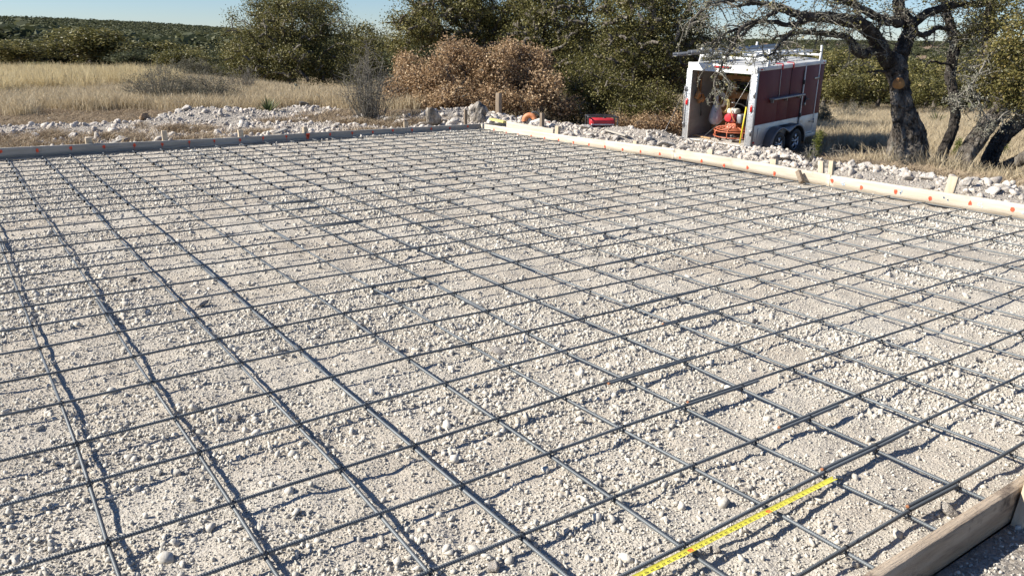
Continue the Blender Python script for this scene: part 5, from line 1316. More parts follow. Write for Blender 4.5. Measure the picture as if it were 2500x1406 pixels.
# --- bare twiggy bushes
def bush(u, v, dep, hpx, wpx, n, label, lm='leaf_grey', nleaf=6, seed=1, name='bare_bush', size=.022, lean=0, rr=.009):
    r = np.random.default_rng(seed); p = onz(u, v, -.3)
    for _ in range(6): p = onz(u, v, th(p[0], p[1]))
    dep = -((p - CAM) @ RM)[2]; h = hpx / FPX * dep; w = wpx / FPX * dep
    root = empty(name, tuple(p), 0, label, 'shrub'); g = Geo(); C = []
    for k in range(n):
        a = r.uniform(0, 2 * math.pi); s = r.random() ** .6
        b0_ = np.array([math.cos(a), math.sin(a), 0]) * s * w * .16
        tip = np.array([math.cos(a) * s * w * .55 + lean * h, math.sin(a) * s * w * .4, h * (1.05 - .55 * s ** 2) * r.uniform(.65, 1.08)])
        P_ = smooth_path([b0_, b0_ * .6 + tip * [.35, .35, .4] + r.normal(0, .05, 3) * h * .5, tip * [.75, .75, .78] + r.normal(0, .05, 3) * h, tip], 3, .006, r)
        tube(g, P_, np.linspace(rr, .003, len(P_)), 4, cap=False)
        for q in range(7):
            i0 = r.integers(2, len(P_)); d = r.normal(0, 1, 3); d[2] = abs(d[2]) * .6; d /= np.linalg.norm(d); L1 = h * r.uniform(.08, .24)
            e = P_[i0] + d * L1; mid = P_[i0] + d * L1 * .5 + r.normal(0, .02, 3)
            tube(g, [P_[i0], mid, e], [.0045, .0035, .002], 3, cap=False); C += [mid, e]
    g.obj('stems', M['twig'], root)
    if nleaf:
        lg = Geo(); C = np.array(C); C = C[C[:, 2] > .02]; leaves(lg, C, nleaf, (.045, .045, .04), size, r); lg.obj('foliage', M[lm], root)
    return root
bush(905, 300, 0, 170, 150, 85, 'tall bare many-stemmed bush between the agave and the brown brush', nleaf=2, seed=41, size=.02)
bush(400, 268, 0, 100, 190, 120, 'wide grey twiggy bush in the field, left half of the pair behind the tan rock', nleaf=7, seed=42, size=.026)
bush(510, 272, 0, 85, 170, 110, 'darker grey twiggy bush behind the white rubble mound', nleaf=8, seed=43, size=.026)
bush(598, 236, 0, 70, 110, 60, 'small leafless grey bush in front of the big rounded oak', nleaf=1, seed=44)
bush(690, 222, 0, 55, 130, 70, 'olive bush at the foot of the big rounded oak', nleaf=9, seed=45, lm='leaf_oak', size=.04)
bush(470, 205, 0, 55, 150, 80, 'dusky bush behind the wide twiggy one', nleaf=10, seed=46, lm='leaf_grey', size=.05)
bush(850, 220, 0, 60, 120, 60, 'dusky bush in the shade right of the big rounded oak', nleaf=9, seed=47, lm='leaf_oak', size=.045)
bush(2000, 318, 0, 52, 60, 40, 'dark scrubby bush right of the trailer nose', nleaf=12, seed=48, lm='leaf_grey', size=.04)
bush(2080, 300, 0, 50, 120, 50, 'pale wispy bush in the grass left of the big oak', nleaf=4, seed=49, size=.03)
bush(1975, 400, 0, 60, 40, 10, 'bare thin sprig in front of the trailer shadow', nleaf=0, seed=50)
bush(2040, 405, 0, 55, 60, 14, 'bare pale sprigs left of the big oak', nleaf=0, seed=51)

# --- spiky and fleshy plants
def yucca(u, v, hpx, n, label, seed, mt='yucca'):
    r = np.random.default_rng(seed); p = onz(u, v, -.3)
    for _ in range(6): p = onz(u, v, th(p[0], p[1]))
    dep = -((p - CAM) @ RM)[2]; h = hpx / FPX * dep; root = empty('yucca_plant', tuple(p), 0, label, 'yucca')
    for k in range(n):
        a = r.uniform(0, 6.28); e = r.uniform(.15, 1.4); d = np.array([math.cos(a) * math.cos(e), math.sin(a) * math.cos(e), math.sin(e)]); s = np.array([-math.sin(a), math.cos(a), 0])
        L1 = h * r.uniform(.8, 1.1); w = .016
        g = Geo(); P_ = [d * L1 * t - np.array([0, 0, .12 * L1 * t * t * math.cos(e)]) for t in (0, .35, .7, 1)]
        V = []
        for q, ww in zip(P_, (w, w * 1.2, w * .7, .001)): V += [q - s * ww, q + s * ww]
        g.add(V, q=[[0, 1, 3, 2], [2, 3, 5, 4], [4, 5, 7, 6]], tone=r.uniform(.1, .95)); g.obj('blade', M[mt], root)
yucca(657, 279, 46, 60, 'small dark green yucca with stiff blades left of the rock ridge', 61)
yucca(252, 257, 34, 40, 'low green yucca at the edge of the dry field, far left', 62)
yucca(165, 190, 30, 40, 'yellow-green sotol clump before the dark trees on the left', 63)
yucca(2285, 308, 44, 50, 'yellow-green bushy plant between the two right oaks', 64)
for k, (u, v) in enumerate(((728, 247), (718, 226), (741, 252), (700, 262), (685, 262), (712, 262), (740, 262), (690, 232), (780, 228))):
    p = onz(u, v, -.4)
    for _ in range(6): p = onz(u, v, th(p[0], p[1]))
    root = empty('prickly_pear', tuple(p + np.array([0, 0, .05])), 0, 'dark prickly pear clump in the pale grass before the big rounded oak', 'cactus', 'prickly pears in the field')
    for q in range(7):
        c = rng.normal(0, .12, 3); c[2] = abs(c[2]) * .9 + .10
        dn = rng.normal(0, 1, 3) * [1, 1, .4]; dn /= np.linalg.norm(dn)
        g = Geo(); tube(g, [c - dn * .014, c - dn * .008, c + dn * .008, c + dn * .014], np.array([.05, .068, .068, .05]) * rng.uniform(.75, 1.2), 10)
        o = g.obj('cactus_pad', M['cactus'], root)

# ------------------------------------------------------------ the right-hand oaks
def limb_noise(amp, k):
    def f(t, th, P, r):
        a = vnoise(th * 2.6 + P[:, :1] * 0, P[:, 2:3] * 3 + P[:, :1] * 2, .55, k) * 2
        b = vnoise(th * 2.6, P[:, 2:3] * 2.0 + P[:, 1:2], .16, k + 5) * 1.0
        seam = np.cos(th * 0)
        ln = np.concatenate([[0], np.cumsum(np.linalg.norm(np.diff(P, axis=0), axis=1))])[:, None]
        nf = 13
        ph = th * nf / (2 * math.pi) + 1.3 * vnoise(np.cos(th) * 1.5 + ln * 3, np.sin(th) * 1.5 + ln * 2, .5, k + 9) + .9 * vnoise(np.cos(th) * 3 + ln * 9, np.sin(th) * 3, .5, k + 12)
        fur = np.abs((ph % 1) - .5) * 2
        brk = .5 + vnoise(ln * 1.0 + np.round(ph) * 3.1, np.round(ph) * 1.7, .09, k + 15)
        return amp * (a * .7 + b * .5) - np.minimum(.16, .017 / r.mean()) * (sstep(fur, .55, .95) + .35 * sstep(brk, .72, .9))
    return f
def plimb(g, pts, n=20, per=8, amp=.13, k=1, m=0, jit=.006):
    """pts: (u, v, dep, width px)"""
    P = np.array([np.append(W(u, v, d), w / FPX * d / 2) for u, v, d, w in pts])
    Q = smooth_path(P, per, 0); Q[:, :3] += rng.normal(0, jit, (len(Q), 3)); Q[:, 3] = np.maximum(Q[:, 3], .008)
    tube(g, Q[:, :3], Q[:, 3], n, noise=limb_noise(amp, k), m=m)
    return Q
def twigs(Gt, Gl, Q, n, r, L=(.25, .9), droop=.5, r0=.010, lich=5, sub=3, up=0.0, dirbias=(0, 0, 0)):
    ends = []
    for _ in range(n):
        i = r.integers(len(Q) // 6, len(Q)); p = Q[i, :3]; d = r.normal(0, 1, 3) + np.array(dirbias); d[2] = d[2] * .6 - droop * .5 + up; d /= np.linalg.norm(d)
        L1 = r.uniform(*L); m = 6
        P_ = [p]
        for s in range(m):
            d = d + r.normal(0, .28, 3) + np.array([0, 0, -droop * .12 + up * .1]); d /= np.linalg.norm(d); P_.append(P_[-1] + d * L1 / m)
        P_ = np.array(P_); tube(Gt, P_, np.linspace(r0 * r.uniform(.8, 1.4), .0035, m + 1), 4, cap=False)
        ends.append(P_[-1])
        if lich: leaves(Gl, P_[1:], lich, (.016, .016, .022), .030, r, droop=.6)
        for _q in range(sub):
            j = r.integers(1, m + 1); e = r.normal(0, 1, 3); e[2] = e[2] * .7 - droop * .4; e /= np.linalg.norm(e); L2 = L1 * r.uniform(.2, .55)
            S_ = np.array([P_[j], P_[j] + e * L2 * .5 + r.normal(0, .02, 3), P_[j] + e * L2 + np.array([0, 0, -.15 * droop * L2])])
            tube(Gt, S_, [.006, .0045, .0025], 3, cap=False); ends.append(S_[-1])
            if lich: leaves(Gl, S_[1:], lich, (.018, .018, .022), .026, r, droop=.6)
    return np.array(ends)
r5 = np.random.default_rng(55)
big = empty('live_oak', tuple(W(2228, 418, 13.1)), 0, 'big forked live oak with a round sawn limb scar, right of the trailer', 'tree')
off = np.array(big.location)
def attach(g, name, mat, parent, off, smooth=True, label=None):
    for k in range(len(g.v)): g.v[k] = g.v[k] - off
    o = g.obj(name, mat, parent, smooth=smooth)
    if label: o['label'] = label
    return o
g = Geo()
plimb(g, [(2230, 440, 13.1, 128), (2228, 422, 13.1, 98), (2226, 400, 13.1, 84), (2225, 370, 13.05, 76), (2221, 330, 13, 68), (2211, 290, 12.95, 57), (2201, 250, 12.9, 49), (2197, 215, 12.9, 46), (2193, 190, 12.85, 46), (2187, 165, 12.85, 52), (2182, 148, 12.85, 44)], 110, 22, .10, 3)
plimb(g, [(2180, 420, 13.8, 46), (2181, 380, 13.8, 34), (2184, 340, 13.7, 26), (2192, 300, 13.5, 20)], 14, 6, .12, 9)
attach(g, 'trunk', M['bark'], big, off)
Gt = Geo(); Gl = Geo(); Gb = Geo(); ends = []
limbs = []
limbs.append(plimb(Gb, [(2182, 168, 12.85, 40), (2158, 135, 12.7, 36), (2138, 95, 12.6, 33), (2106, 64, 12.4, 31), (2060, 50, 12.2, 29), (2012, 43, 12, 25), (1960, 40, 11.9, 21), (1905, 20, 11.8, 16), (1850, 8, 11.7, 11), (1790, 18, 11.6, 7)], 56, 12, .14, 4))
limbs.append(plimb(Gb, [(2140, 120, 12.7, 24), (2112, 132, 12.6, 24), (2090, 126, 12.5, 22), (2078, 100, 12.5, 18), (2060, 88, 12.4, 14), (2020, 84, 12.3, 15), (1975, 80, 12.2, 12), (1930, 84, 12.1, 9), (1885, 96, 12, 6)], 14, 7, .2, 5))
limbs.append(plimb(Gb, [(2186, 165, 12.85, 42), (2200, 130, 12.85, 37), (2212, 98, 12.85, 34), (2224, 68, 12.85, 34), (2210, 48, 12.8, 31), (2196, 28, 12.8, 28), (2194, 0, 12.8, 26), (2200, -50, 12.8, 24), (2190, -120, 12.7, 20)], 60, 14, .14, 6))
limbs.append(plimb(Gb, [(2200, 58, 12.8, 26), (2150, 46, 12.6, 22), (2100, 20, 12.5, 18), (2050, 0, 12.3, 14), (2000, -20, 12.1, 12)], 12, 6, .16, 7))
limbs.append(plimb(Gb, [(2228, 60, 12.85, 24), (2262, 34, 13, 22), (2300, 22, 13.1, 18), (2350, 10, 13.2, 14), (2400, 14, 13.2, 10)], 12, 6, .16, 8))
limbs.append(plimb(Gb, [(2232, 84, 12.85, 14), (2262, 84, 12.9, 13), (2290, 68, 13, 12), (2318, 74, 13.1, 9)], 10, 6, .16, 9))
limbs.append(plimb(Gb, [(2110, 66, 12.4, 14), (2095, 30, 12.3, 12), (2085, -10, 12.2, 10)], 10, 6, .16, 10))
limbs.append(plimb(Gb, [(2132, 90, 12.6, 12), (2146, 66, 12.5, 10), (2158, 48, 12.5, 9)], 8, 5, .16, 11))
limbs.append(plimb(Gb, [(1990, 42, 12, 14), (1930, 62, 11.8, 12), (1870, 52, 11.6, 10), (1810, 68, 11.4, 8), (1770, 84, 11.3, 6), (1740, 120, 11.2, 5)], 8, 6, .2, 12))
limbs.append(plimb(Gb, [(1905, 22, 11.8, 12), (1860, 48, 11.5, 9), (1815, 66, 11.3, 8), (1790, 110, 11.2, 7), (1768, 150, 11.1, 6), (1750, 190, 11.0, 5.5), (1744, 214, 11, 4)], 8, 6, .25, 13))
limbs.append(plimb(Gb, [(1960, 36, 11.9, 12), (1940, 70, 11.7, 9), (1915, 100, 11.6, 7), (1890, 128, 11.5, 5), (1870, 140, 11.4, 4)], 8, 6, .2, 14))
limbs.append(plimb(Gb, [(1850, 8, 11.7, 10), (1800, 0, 11.5, 9), (1740, 12, 11.3, 7), (1700, 40, 11.2, 5), (1680, 70, 11.1, 4)], 8, 6, .2, 15))
limbs.append(plimb(Gb, [(1840, 60, 11.5, 8), (1800, 92, 11.3, 6), (1750, 98, 11.2, 5), (1720, 128, 11.1, 4)], 8, 6, .2, 16))
limbs.append(plimb(Gb, [(2165, 176, 12.8, 9), (2140, 174, 12.6, 6), (2120, 177, 12.4, 4)], 6, 5, .2, 17))
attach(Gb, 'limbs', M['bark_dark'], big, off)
for k, (Q, n, Lr, dr__, li) in enumerate(zip(limbs, (46, 22, 20, 20, 18, 8, 9, 6, 26, 22, 16, 20, 12, 2), ((.25, .9), (.15, .5), (.2, .7), (.2, .8), (.2, .8), (.15, .4), (.2, .6), (.1, .4), (.15, .6), (.12, .4), (.12, .5), (.15, .7), (.1, .45), (.05, .15)), (.4, .3, .1, .2, .2, .3, .1, 0, .5, .5, .6, .4, .6, 0), (4, 4, 2, 3, 3, 2, 3, 2, 4, 4, 4, 4, 4, 1))):
    ends.append(twigs(Gt, Gl, Q, n, r5, Lr, dr__, lich=li))
attach(Gt, 'twigs', M['twig'], big, off)
attach(Gl, 'lichen', M['lichen'], big, off, smooth=False)
gl = Geo(); C = blob_centres([B(2050, -30, 12.3, 220, 40, 120), B(1800, -40, 11.8, 180, 40, 100), B(2250, -60, 13, 200, 50, 140), B(2100, -160, 12.6, 330, 70, 200), B(1800, -120, 12, 180, 50, 140)], 330, r5, .2)
leaves(gl, C, 26, (.13, .13, .10), .045, r5)
E2 = np.concatenate(ends); E2 = E2[(r5.random(len(E2)) < .30)]; leaves(gl, E2, 5, (.05, .05, .04), .04, r5)
attach(gl, 'crown', M['leaf_oak'], big, off, smooth=False)
# sawn limb scar
ctr = W(2197, 201, 12.9); n_ = (CAM - ctr); n_ /= np.linalg.norm(n_); n_ = n_ + np.array([-.15, 0, -.1]); n_ /= np.linalg.norm(n_)
g = Geo(); tube(g, [ctr + n_ * .02, ctr + n_ * .235], [.12, .100], 22, noise=lambda t, th, P, r: .05 * np.sin(3 * th)); scar = attach(g, 'limb_stub', M['bark'], big, off)
g = Geo(); tube(g, [ctr + n_ * .235, ctr + n_ * .242], [.091, .089], 22, noise=lambda t, th, P, r: .05 * np.sin(3 * th)); o = attach(g, 'sawn_face', M['cutwood'], big, off, smooth=False); o.parent = scar
# slender oak
sl = empty('live_oak', tuple(W(2294, 410, 13.8)), 0, 'slender S-curved oak with a grey lichened upper stem, behind the big forked one', 'tree'); off = np.array(sl.location)
g = Geo(); Q1 = plimb(g, [(2288, 425, 13.8, 46), (2295, 402, 13.8, 34), (2304, 368, 13.8, 27), (2324, 322, 13.8, 24), (2333, 276, 13.8, 23), (2328, 228, 13.8, 21), (2320, 192, 13.8, 24), (2325, 144, 13.8, 25), (2332, 108, 13.8, 25), (2322, 64, 13.8, 22), (2310, 30, 13.8, 18), (2304, -20, 13.8, 16), (2310, -80, 13.8, 10)], 60, 12, .12, 21)
Q2 = plimb(g, [(2336, 104, 13.8, 18), (2364, 82, 13.7, 14), (2388, 62, 13.6, 10), (2410, 66, 13.5, 6)], 10, 6, .14, 22)
Q3 = plimb(g, [(2330, 158, 13.8, 8), (2300, 156, 13.6, 6), (2272, 150, 13.5, 5), (2258, 166, 13.4, 3)], 6, 5, .14, 23)
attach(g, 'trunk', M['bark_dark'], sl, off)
Gt = Geo(); Gl = Geo(); e1 = twigs(Gt, Gl, Q1[len(Q1) * 55 // 100:], 40, r5, (.15, .6), .2, lich=5); e2 = twigs(Gt, Gl, Q2, 24, r5, (.15, .5), .2, lich=4); leaves(Gl, Q1[len(Q1) * 48 // 100:len(Q1) * 88 // 100, :3], 10, (.09, .09, .03), .03, r5); attach(Gt, 'twigs', M['twig'], sl, off); attach(Gl, 'lichen', M['lichen'], sl, off, smooth=False)
gl = Geo(); C = blob_centres([B(2330, -20, 13.8, 110, 40, 90), B(2400, 20, 13.6, 60, 26, 50)], 90, r5, .2); leaves(gl, np.concatenate([C, e2]), 16, (.1, .1, .08), .045, r5); attach(gl, 'crown', M['leaf_oak'], sl, off, smooth=False)
# leaning oaks
ln = empty('live_oak', tuple(W(2345, 418, 12.7)), 0, 'oak leaning right from a knobby foot, its trunk turning upright out of the leaves', 'tree'); off = np.array(ln.location)
g = Geo(); Q1 = plimb(g, [(2330, 445, 12.6, 60), (2340, 420, 12.7, 48), (2352, 392, 12.7, 42), (2380, 348, 12.7, 44), (2412, 304, 12.7, 40), (2438, 270, 12.7, 36), (2444, 238, 12.8, 30), (2424, 194, 12.9, 26), (2412, 130, 13, 28), (2414, 64, 13, 26), (2420, 0, 13, 24), (2424, -80, 13, 24)], 84, 18, .12, 31)
plimb(g, [(2370, 430, 12.5, 30), (2360, 395, 12.55, 26), (2372, 362, 12.6, 20), (2380, 350, 12.65, 12)], 12, 6, .2, 33)
attach(g, 'trunk', M['bark'], ln, off)
Gt = Geo(); Gl = Geo(); ea = twigs(Gt, Gl, Q1[len(Q1) // 2:], 90, r5, (.2, .8), .35, lich=4); attach(Gt, 'twigs', M['twig'], ln, off); attach(Gl, 'lichen', M['lichen'], ln, off, smooth=False)
gl = Geo(); C = blob_centres([B(2440, 60, 12.6, 60, 60, 60), B(2470, 20, 12.6, 70, 50, 60), B(2400, -30, 12.8, 120, 50, 90)], 150, r5, .2); leaves(gl, C, 22, (.1, .1, .08), .045, r5); attach(gl, 'crown', M['leaf_oak'], ln, off, smooth=False)
ln2 = empty('live_oak', tuple(W(2415, 402, 13.6)), 0, 'dark oak leaning hard right, farthest right of the trunks', 'tree'); off = np.array(ln2.location)
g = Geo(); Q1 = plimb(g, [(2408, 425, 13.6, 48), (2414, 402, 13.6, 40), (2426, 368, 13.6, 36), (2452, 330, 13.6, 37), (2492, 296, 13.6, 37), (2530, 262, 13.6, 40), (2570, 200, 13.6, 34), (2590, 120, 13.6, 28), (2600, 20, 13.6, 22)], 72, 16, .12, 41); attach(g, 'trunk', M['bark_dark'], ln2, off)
gl = Geo(); C = blob_centres([B(2570, 0, 13.6, 110, 80, 90)], 90, r5, .2); leaves(gl, C, 24, (.12, .12, .1), .045, r5); attach(gl, 'crown', M['leaf_oak'], ln2, off, smooth=False)
g = Geo(); P0_ = np.array([W(2440, 412, 13.2), W(2475, 400, 12.9), W(2515, 378, 12.6)]); o_ = P0_[0]
tube(g, smooth_path(P0_ - o_, 6, .008), .10, 14, noise=limb_noise(.2, 51)); o = g.obj('fallen_limb', M['bark'], smooth=True); o.location = o_; tag(o, 'lichened fallen limb lying at the right edge below the leaning oaks', 'limb')
# golden leafy brush hanging in at the right edge
hb = empty('golden_oak_brush', tuple(W(2475, 330, 11.4)), 0, 'sunlit yellowing oak foliage at the right edge in front of the leaning trunks', 'shrub'); off = np.array(hb.location); hb.location.z = th(off[0], off[1]); off = np.array(hb.location)
blb = [B(2445, 130, 11.4, 42, 55, 40), B(2480, 90, 11.4, 38, 60, 40), B(2450, 215, 11.3, 45, 50, 36), B(2490, 240, 11.3, 34, 45, 36), B(2420, 180, 11.5, 26, 34, 30), B(2500, 170, 11.3, 40, 70, 40)]
C = blob_centres(blb, 330, r5, .2)
g = Geo(); Qs = [plimb(g, [(2520, 420, 11.6, 12), (2515, 340, 11.5, 10), (2500, 260, 11.4, 8), (2480, 180, 11.4, 6), (2460, 110, 11.4, 4)], 7, 6, .15, 61)]
Qs.append(plimb(g, [(2520, 300, 11.5, 6), (2470, 270, 11.3, 5), (2420, 300, 11.2, 4), (2380, 235, 11.2, 3)], 6, 6, .15, 62))
Qs.append(plimb(g, [(2420, 120, 11.5, 5), (2400, 165, 11.4, 5), (2365, 215, 11.3, 4), (2320, 245, 11.2, 3)], 6, 6, .15, 63))
g2 = Geo(); branches(g2, Qs[0][:, :3], C[::3], r5, .003, .008, .3); 
attach(g, 'stems', M['twig'], hb, off); attach(g2, 'twigs', M['twig'], hb, off)
Gt = Geo(); Gl = Geo()
for Q in Qs: twigs(Gt, Gl, Q, 24, r5, (.1, .4), .4, lich=4)
attach(Gl, 'lichen', M['lichen'], hb, off, smooth=False); attach(Gt, 'sprigs', M['twig'], hb, off)
gl = Geo(); leaves(gl, C, 24, (.06, .06, .055), .042, r5); attach(gl, 'crown', M['leaf_gold'], hb, off, smooth=False)
# small junipers in the rubble grass
for (u, v, hpx, lb, sd_) in ((1985, 395, 70, 'thin leaning juniper sprout between the trailer wheels and the big oak', 71), (2330, 392, 46, 'dark low juniper tucked between the big oak and the slender one', 72), (2440, 398, 50, 'dark juniper scrub under the leaning oaks', 73)):
    p = onz(u, v, -.4)
    for _ in range(6): p = onz(u, v, th(p[0], p[1]))
    dep = -((p - CAM) @ RM)[2]; h = hpx / FPX * dep; r = np.random.default_rng(sd_)
    root = empty('juniper_sprout', tuple(p), 0, lb, 'juniper'); g = Geo(); tube(g, smooth_path([(0, 0, 0), (.05 * h, 0, .5 * h), (.28 * h, 0, h)], 4), .008, 5); g.obj('stem', M['twig'], root)
    t = r.random(60); C = np.stack([.28 * h * t ** 2, 0 * t, h * t], 1) + r.normal(0, .10 * h, (60, 3)) * (1 - .5 * t[:, None]); C = C[C[:, 2] > .03]
    gl = Geo(); leaves(gl, C, 30, (.035, .035, .035), .03, r); gl.obj('foliage', M['leaf_cedar'], root)

# ------------------------------------------------------------ tree lines
def proto_tree(seed, w, h, n_c=150, n_per=48, size=.13, lm='leaf_far'):
    r = np.random.default_rng(seed); g = Geo(); P_ = smooth_path([(0, 0, -.2), (r.normal(0, .1), r.normal(0, .1), h * .3), (r.normal(0, .2), 0, h * .6)], 5); tube(g, P_, np.linspace(.14, .06, len(P_)), 7)
    bl = [(r.uniform(-.45, .45) * w, r.uniform(-.3, .3) * w, h * r.uniform(.42, .72), w * r.uniform(.24, .4), w * r.uniform(.24, .4), h * r.uniform(.18, .28)) for _ in range(6)] + [(0, 0, h * .55, w * .4, w * .4, h * .4)]
    C = blob_centres(bl, n_c, r, .4); C = C[C[:, 2] > .1 * h]; branches(g, P_[4:], C[::2], r, .012, .06, .8)
    cg = Geo(); leaves(cg, C, n_per, (.2, .2, .15), size, r, np.clip(.45 + r.normal(0, .15, len(C)), 0, 1))
    return g.mesh('trunk', M['bark_far'], True), cg.mesh('crown', M[lm])
protos = [proto_tree(500 + k, 2.6, 3.4, lm=('leaf_far', 'leaf_oak', 'leaf_oak', 'leaf_oak', 'leaf_gold')[k]) for k in range(5)]
def put_tree(u, dep, top_v, wpx, k, label, group, rz, sink=0):
    p = W(u, 200, dep); z = th(p[0], p[1]) - sink
    t = W(u, top_v, dep); h = t[2] - z; w = wpx / FPX * dep
    root = empty('oak_tree', (p[0], p[1], z), rz, label, 'tree', group); s = (w / 2.6, w / 2.6, h / 3.4)
    for nm, me in zip(('trunk', 'crown'), protos[k]):
        o = bpy.data.objects.new(nm, me); COL.objects.link(o); o.parent = root; o.scale = s
LG = 'trees of the dark line beyond the left field'; RG = 'low oaks beyond the right field'
row = [(10, 56, 104, 150, 0), (60, 52, 92, 150, 1), (115, 60, 86, 160, 0), (225, 54, 62, 190, 1), (300, 60, 98, 150, 2), (350, 52, 118, 130, 0), (395, 56, 98, 150, 3), (440, 50, 116, 120, 1), (480, 58, 108, 140, 2), (530, 54, 112, 120, 0), (160, 70, 96, 150, 2), (-60, 58, 90, 170, 0), (270, 66, 104, 160, 1), (40, 66, 88, 160, 2), (420, 68, 104, 160, 0), (500, 46, 150, 90, 3), (575, 60, 120, 120, 1), (950, 52, 120, 130, 0), (900, 60, 110, 120, 2), (100, 48, 150, 90, 3), (560, 48, 150, 90, 0)]
for k, (u, d, tv, w_, m_) in enumerate(row):
    lb = 'tallest and roundest oak of the dark tree line on the left' if u == 225 else 'dark oak in the tree line beyond the left field'
    put_tree(u, d, tv, w_, m_, lb, LG, k * 1.3)
row = [(2010, 46, 128, 130, 3), (2060, 50, 118, 130, 4), (2110, 46, 140, 120, 2), (1960, 52, 116, 120, 3), (2150, 52, 128, 120, 4), (2230, 50, 140, 120, 3), (2270, 46, 150, 110, 2), (2330, 50, 134, 120, 4), (2380, 46, 136, 110, 3), (2440, 50, 128, 130, 2), (2500, 46, 134, 130, 4), (1910, 56, 120, 130, 2), (1850, 56, 122, 130, 3), (2190, 48, 150, 110, 4), (2290, 56, 128, 130, 2), (2410, 58, 120, 130, 3), (2560, 50, 120, 140, 3), (2040, 60, 112, 130, 2), (2120, 60, 118, 130, 3), (2470, 60, 122, 130, 4), (1790, 52, 118, 120, 3), (1740, 56, 112, 120, 2), (2070, 42, 168, 90, 2), (2240, 42, 176, 90, 2)]
for k, (u, d, tv, w_, m_) in enumerate(row): put_tree(u, d, tv, w_, m_, 'olive-gold oak in the low woods beyond the right field', RG, k * 1.7)

# ------------------------------------------------------------ far woods
def wood_mesh(seed):
    r = np.random.default_rng(seed); g = Geo(); C = blob_centres([(0, 0, .5, .55, .55, .5), (.3, .2, .4, .4, .4, .35), (-.3, -.1, .45, .35, .4, .35)], 70, r, .6); leaves(g, C, 7, (.09, .09, .07), .20, r); return g.mesh('wood_tree', M['leaf_far'])
C_wood = src_coll('src_wood', [wood_mesh(k) for k in range(6)])
n = 60000
a = rng.uniform(-.75, .75, n); rr = 75 * (2300 / 75) ** rng.random(n) ** .8
x = CAM[0] + rr * np.sin(a + .617); y = CAM[1] + rr * np.cos(a + .617)
k = (fbm(x, y, 60, 3, 81) + .25 * (rr < 700) > -.22); x, y, rr, a = x[k], y[k], rr[k], a[k]
s = rng.uniform(2.0, 4.2, len(x)) * np.interp(rr, [75, 700, 2300], [1, 1.25, 2.6])
scatter('hillside_woods', C_wood, 6, np.stack([x, y, terrain(x, y) - .1 * s], 1), np.stack([s * 1.25, s * 1.25, s * .95], 1), np.stack([x * 0, x * 0, rng.uniform(0, 6.28, len(x))], 1), 'scrub oak and juniper woods covering the far hills')

# ------------------------------------------------------------ grass
def tuft(seed, n, h, mt, w=.004, spread=.10, lean=.35, seedhead=False):
    r = np.random.default_rng(seed); g = Geo()
    for _ in range(n):
        a = r.uniform(0, 6.28); b = r.normal(0, spread, 2); hh = h * r.uniform(.45, 1.1); ln_ = r.normal(0, lean, 2) * hh; s = np.array([math.cos(a), math.sin(a), 0]) * w * r.uniform(.6, 1.4)
        P_ = [np.array([b[0], b[1], -.02]), np.array([b[0] + ln_[0] * .35, b[1] + ln_[1] * .35, hh * .6]), np.array([b[0] + ln_[0], b[1] + ln_[1], hh * r.uniform(.8, 1)])]
        g.add([P_[0] - s, P_[0] + s, P_[1] + s * .8, P_[1] - s * .8, P_[2] + s * .3, P_[2] - s * .3], q=[[0, 1, 2, 3], [3, 2, 4, 5]], tone=r.beta(2, 2))
    return g.mesh('grass_tuft', M[mt])
C_tall = src_coll('src_tall', [tuft(k, 60, .50, 'grass', .006, .16, .3) for k in range(5)])
C_gold = src_coll('src_gold', [tuft(20 + k, 60, .85, 'grass_gold', .007, .16, .22) for k in range(4)])
C_dull = src_coll('src_dull', [tuft(40 + k, 46, .11, 'grass_dull', .005, .14, 1.3) for k in range(5)])
def tufts(name, coll, ns, x, y, smin, smax, label):
    z = terrain(x, y); s = rng.uniform(smin, smax, len(x)); scatter(name, coll, ns, np.stack([x, y, z], 1), s, np.stack([x * 0, x * 0, rng.uniform(0, 6.28, len(x))], 1), label)
def polar(n, a0, a1, r0, r1, pw=1.0):
    a = rng.uniform(a0, a1, n); r = r0 * (r1 / r0) ** (rng.random(n) ** pw); return CAM[0] + r * np.sin(a + .617), CAM[1] + r * np.cos(a + .617), a, r
x, y, a, r = polar(26000, -.62, .05, 15, 75)
df = y - YF(x); w = rubble_w(x, y); lim = np.interp(x, [-6, 1, 3, 6, 9], [10, 10, 8.5, 5.6, 3.6])
nn_ = fbm(x, y, 2.0, 3, 91)
k = (df > lim + nn_ * 3) & (w < .4); gk = k & (r > 30 + nn_ * 8) & (r < 52) & (a < -.44 + .12 * nn_) & (rng.random(len(x)) < .75)
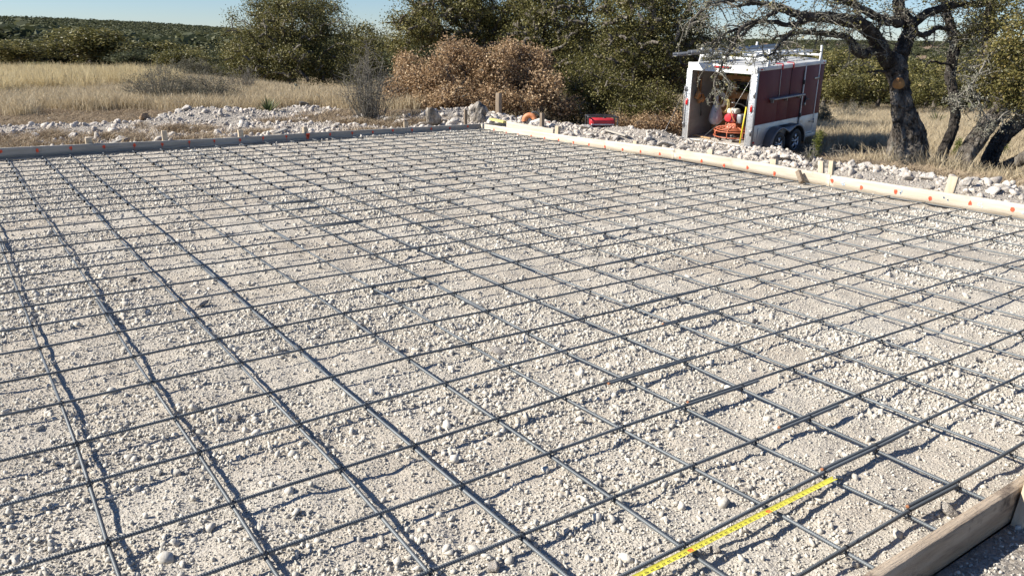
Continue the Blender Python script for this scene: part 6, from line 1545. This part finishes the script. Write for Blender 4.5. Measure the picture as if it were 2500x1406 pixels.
tufts('dry_field_grass', C_tall, 5, x[k & ~gk], y[k & ~gk], .6, 1.1, 'pale dry grass of the field behind the far form')
tufts('golden_grass', C_gold, 4, x[gk], y[gk], .7, 1.15, 'tall golden grass stand in the left field')
x, y, a, r = polar(24000, .0, .62, 13, 75)
dr = x - XR(y); df = y - YF(x)
k = (dr > 3.4) & (rubble_w(x, y) < .4) & (df < np.where(x < 17, 1.5, 99)) & (rng.random(len(x)) < np.interp(r, [13, 20, 26], [.35, .5, 1])) & ~((x > 8.6) & (x < 17) & (y > 7.2) & (y < 14.5))
tufts('right_field_grass', C_tall, 5, x[k], y[k], .45, .95, 'dry grass under and beyond the right oaks')
nn_ = 60000
x = rng.uniform(-6, 22, nn_); y = rng.uniform(-1, 30, nn_); dr = x - XR(y); df = y - YF(x)
k = ((dr > .8) | (df > .8)) & (rubble_w(x, y) < .55) & ~((x > 10.2) & (x < 17) & (y > 9.6) & (y < 14.3)) & ~((np.hypot(x - gx, y - gy) < 1.3) & (rng.random(nn_) < .8))
tufts('trampled_litter', C_dull, 5, x[k], y[k], .6, 1.4, 'short dry litter and trampled grass around the rubble')
# separate grass clumps that stand out
C_ = [tuft(60 + k, 130, .42, 'grass', .004, .13, .75) for k in range(3)]
for k, (u, v, s, lb) in enumerate(((2010, 372, 1.1, 'arching dry grass tuft right of the trailer wheels'), (2165, 405, 1.2, 'yellow grass tuft hugging the left side of the big oak'), (2430, 440, 1.0, 'grass tuft below the leaning oaks'), (2385, 432, .8, 'grass tuft at the knobby foot of the leaning oak'),
                          (2480, 450, 1.0, 'grass tuft at the right edge behind the long mottled rock'), (2240, 400, .7, 'grass tuft at the right root of the big oak'), (960, 300, .7, 'dry grass tuft at the foot of the brown brush'), (1640, 330, .8, 'dry grass patch left of the ramp'))):
    p = onz(u, v, -.3)
    for _ in range(6): p = onz(u, v, th(p[0], p[1]))
    o = bpy.data.objects.new('grass_clump', C_[k % 3]); COL.objects.link(o); o.location = p; o.scale = (s, s, s); tag(o, lb, 'grass')
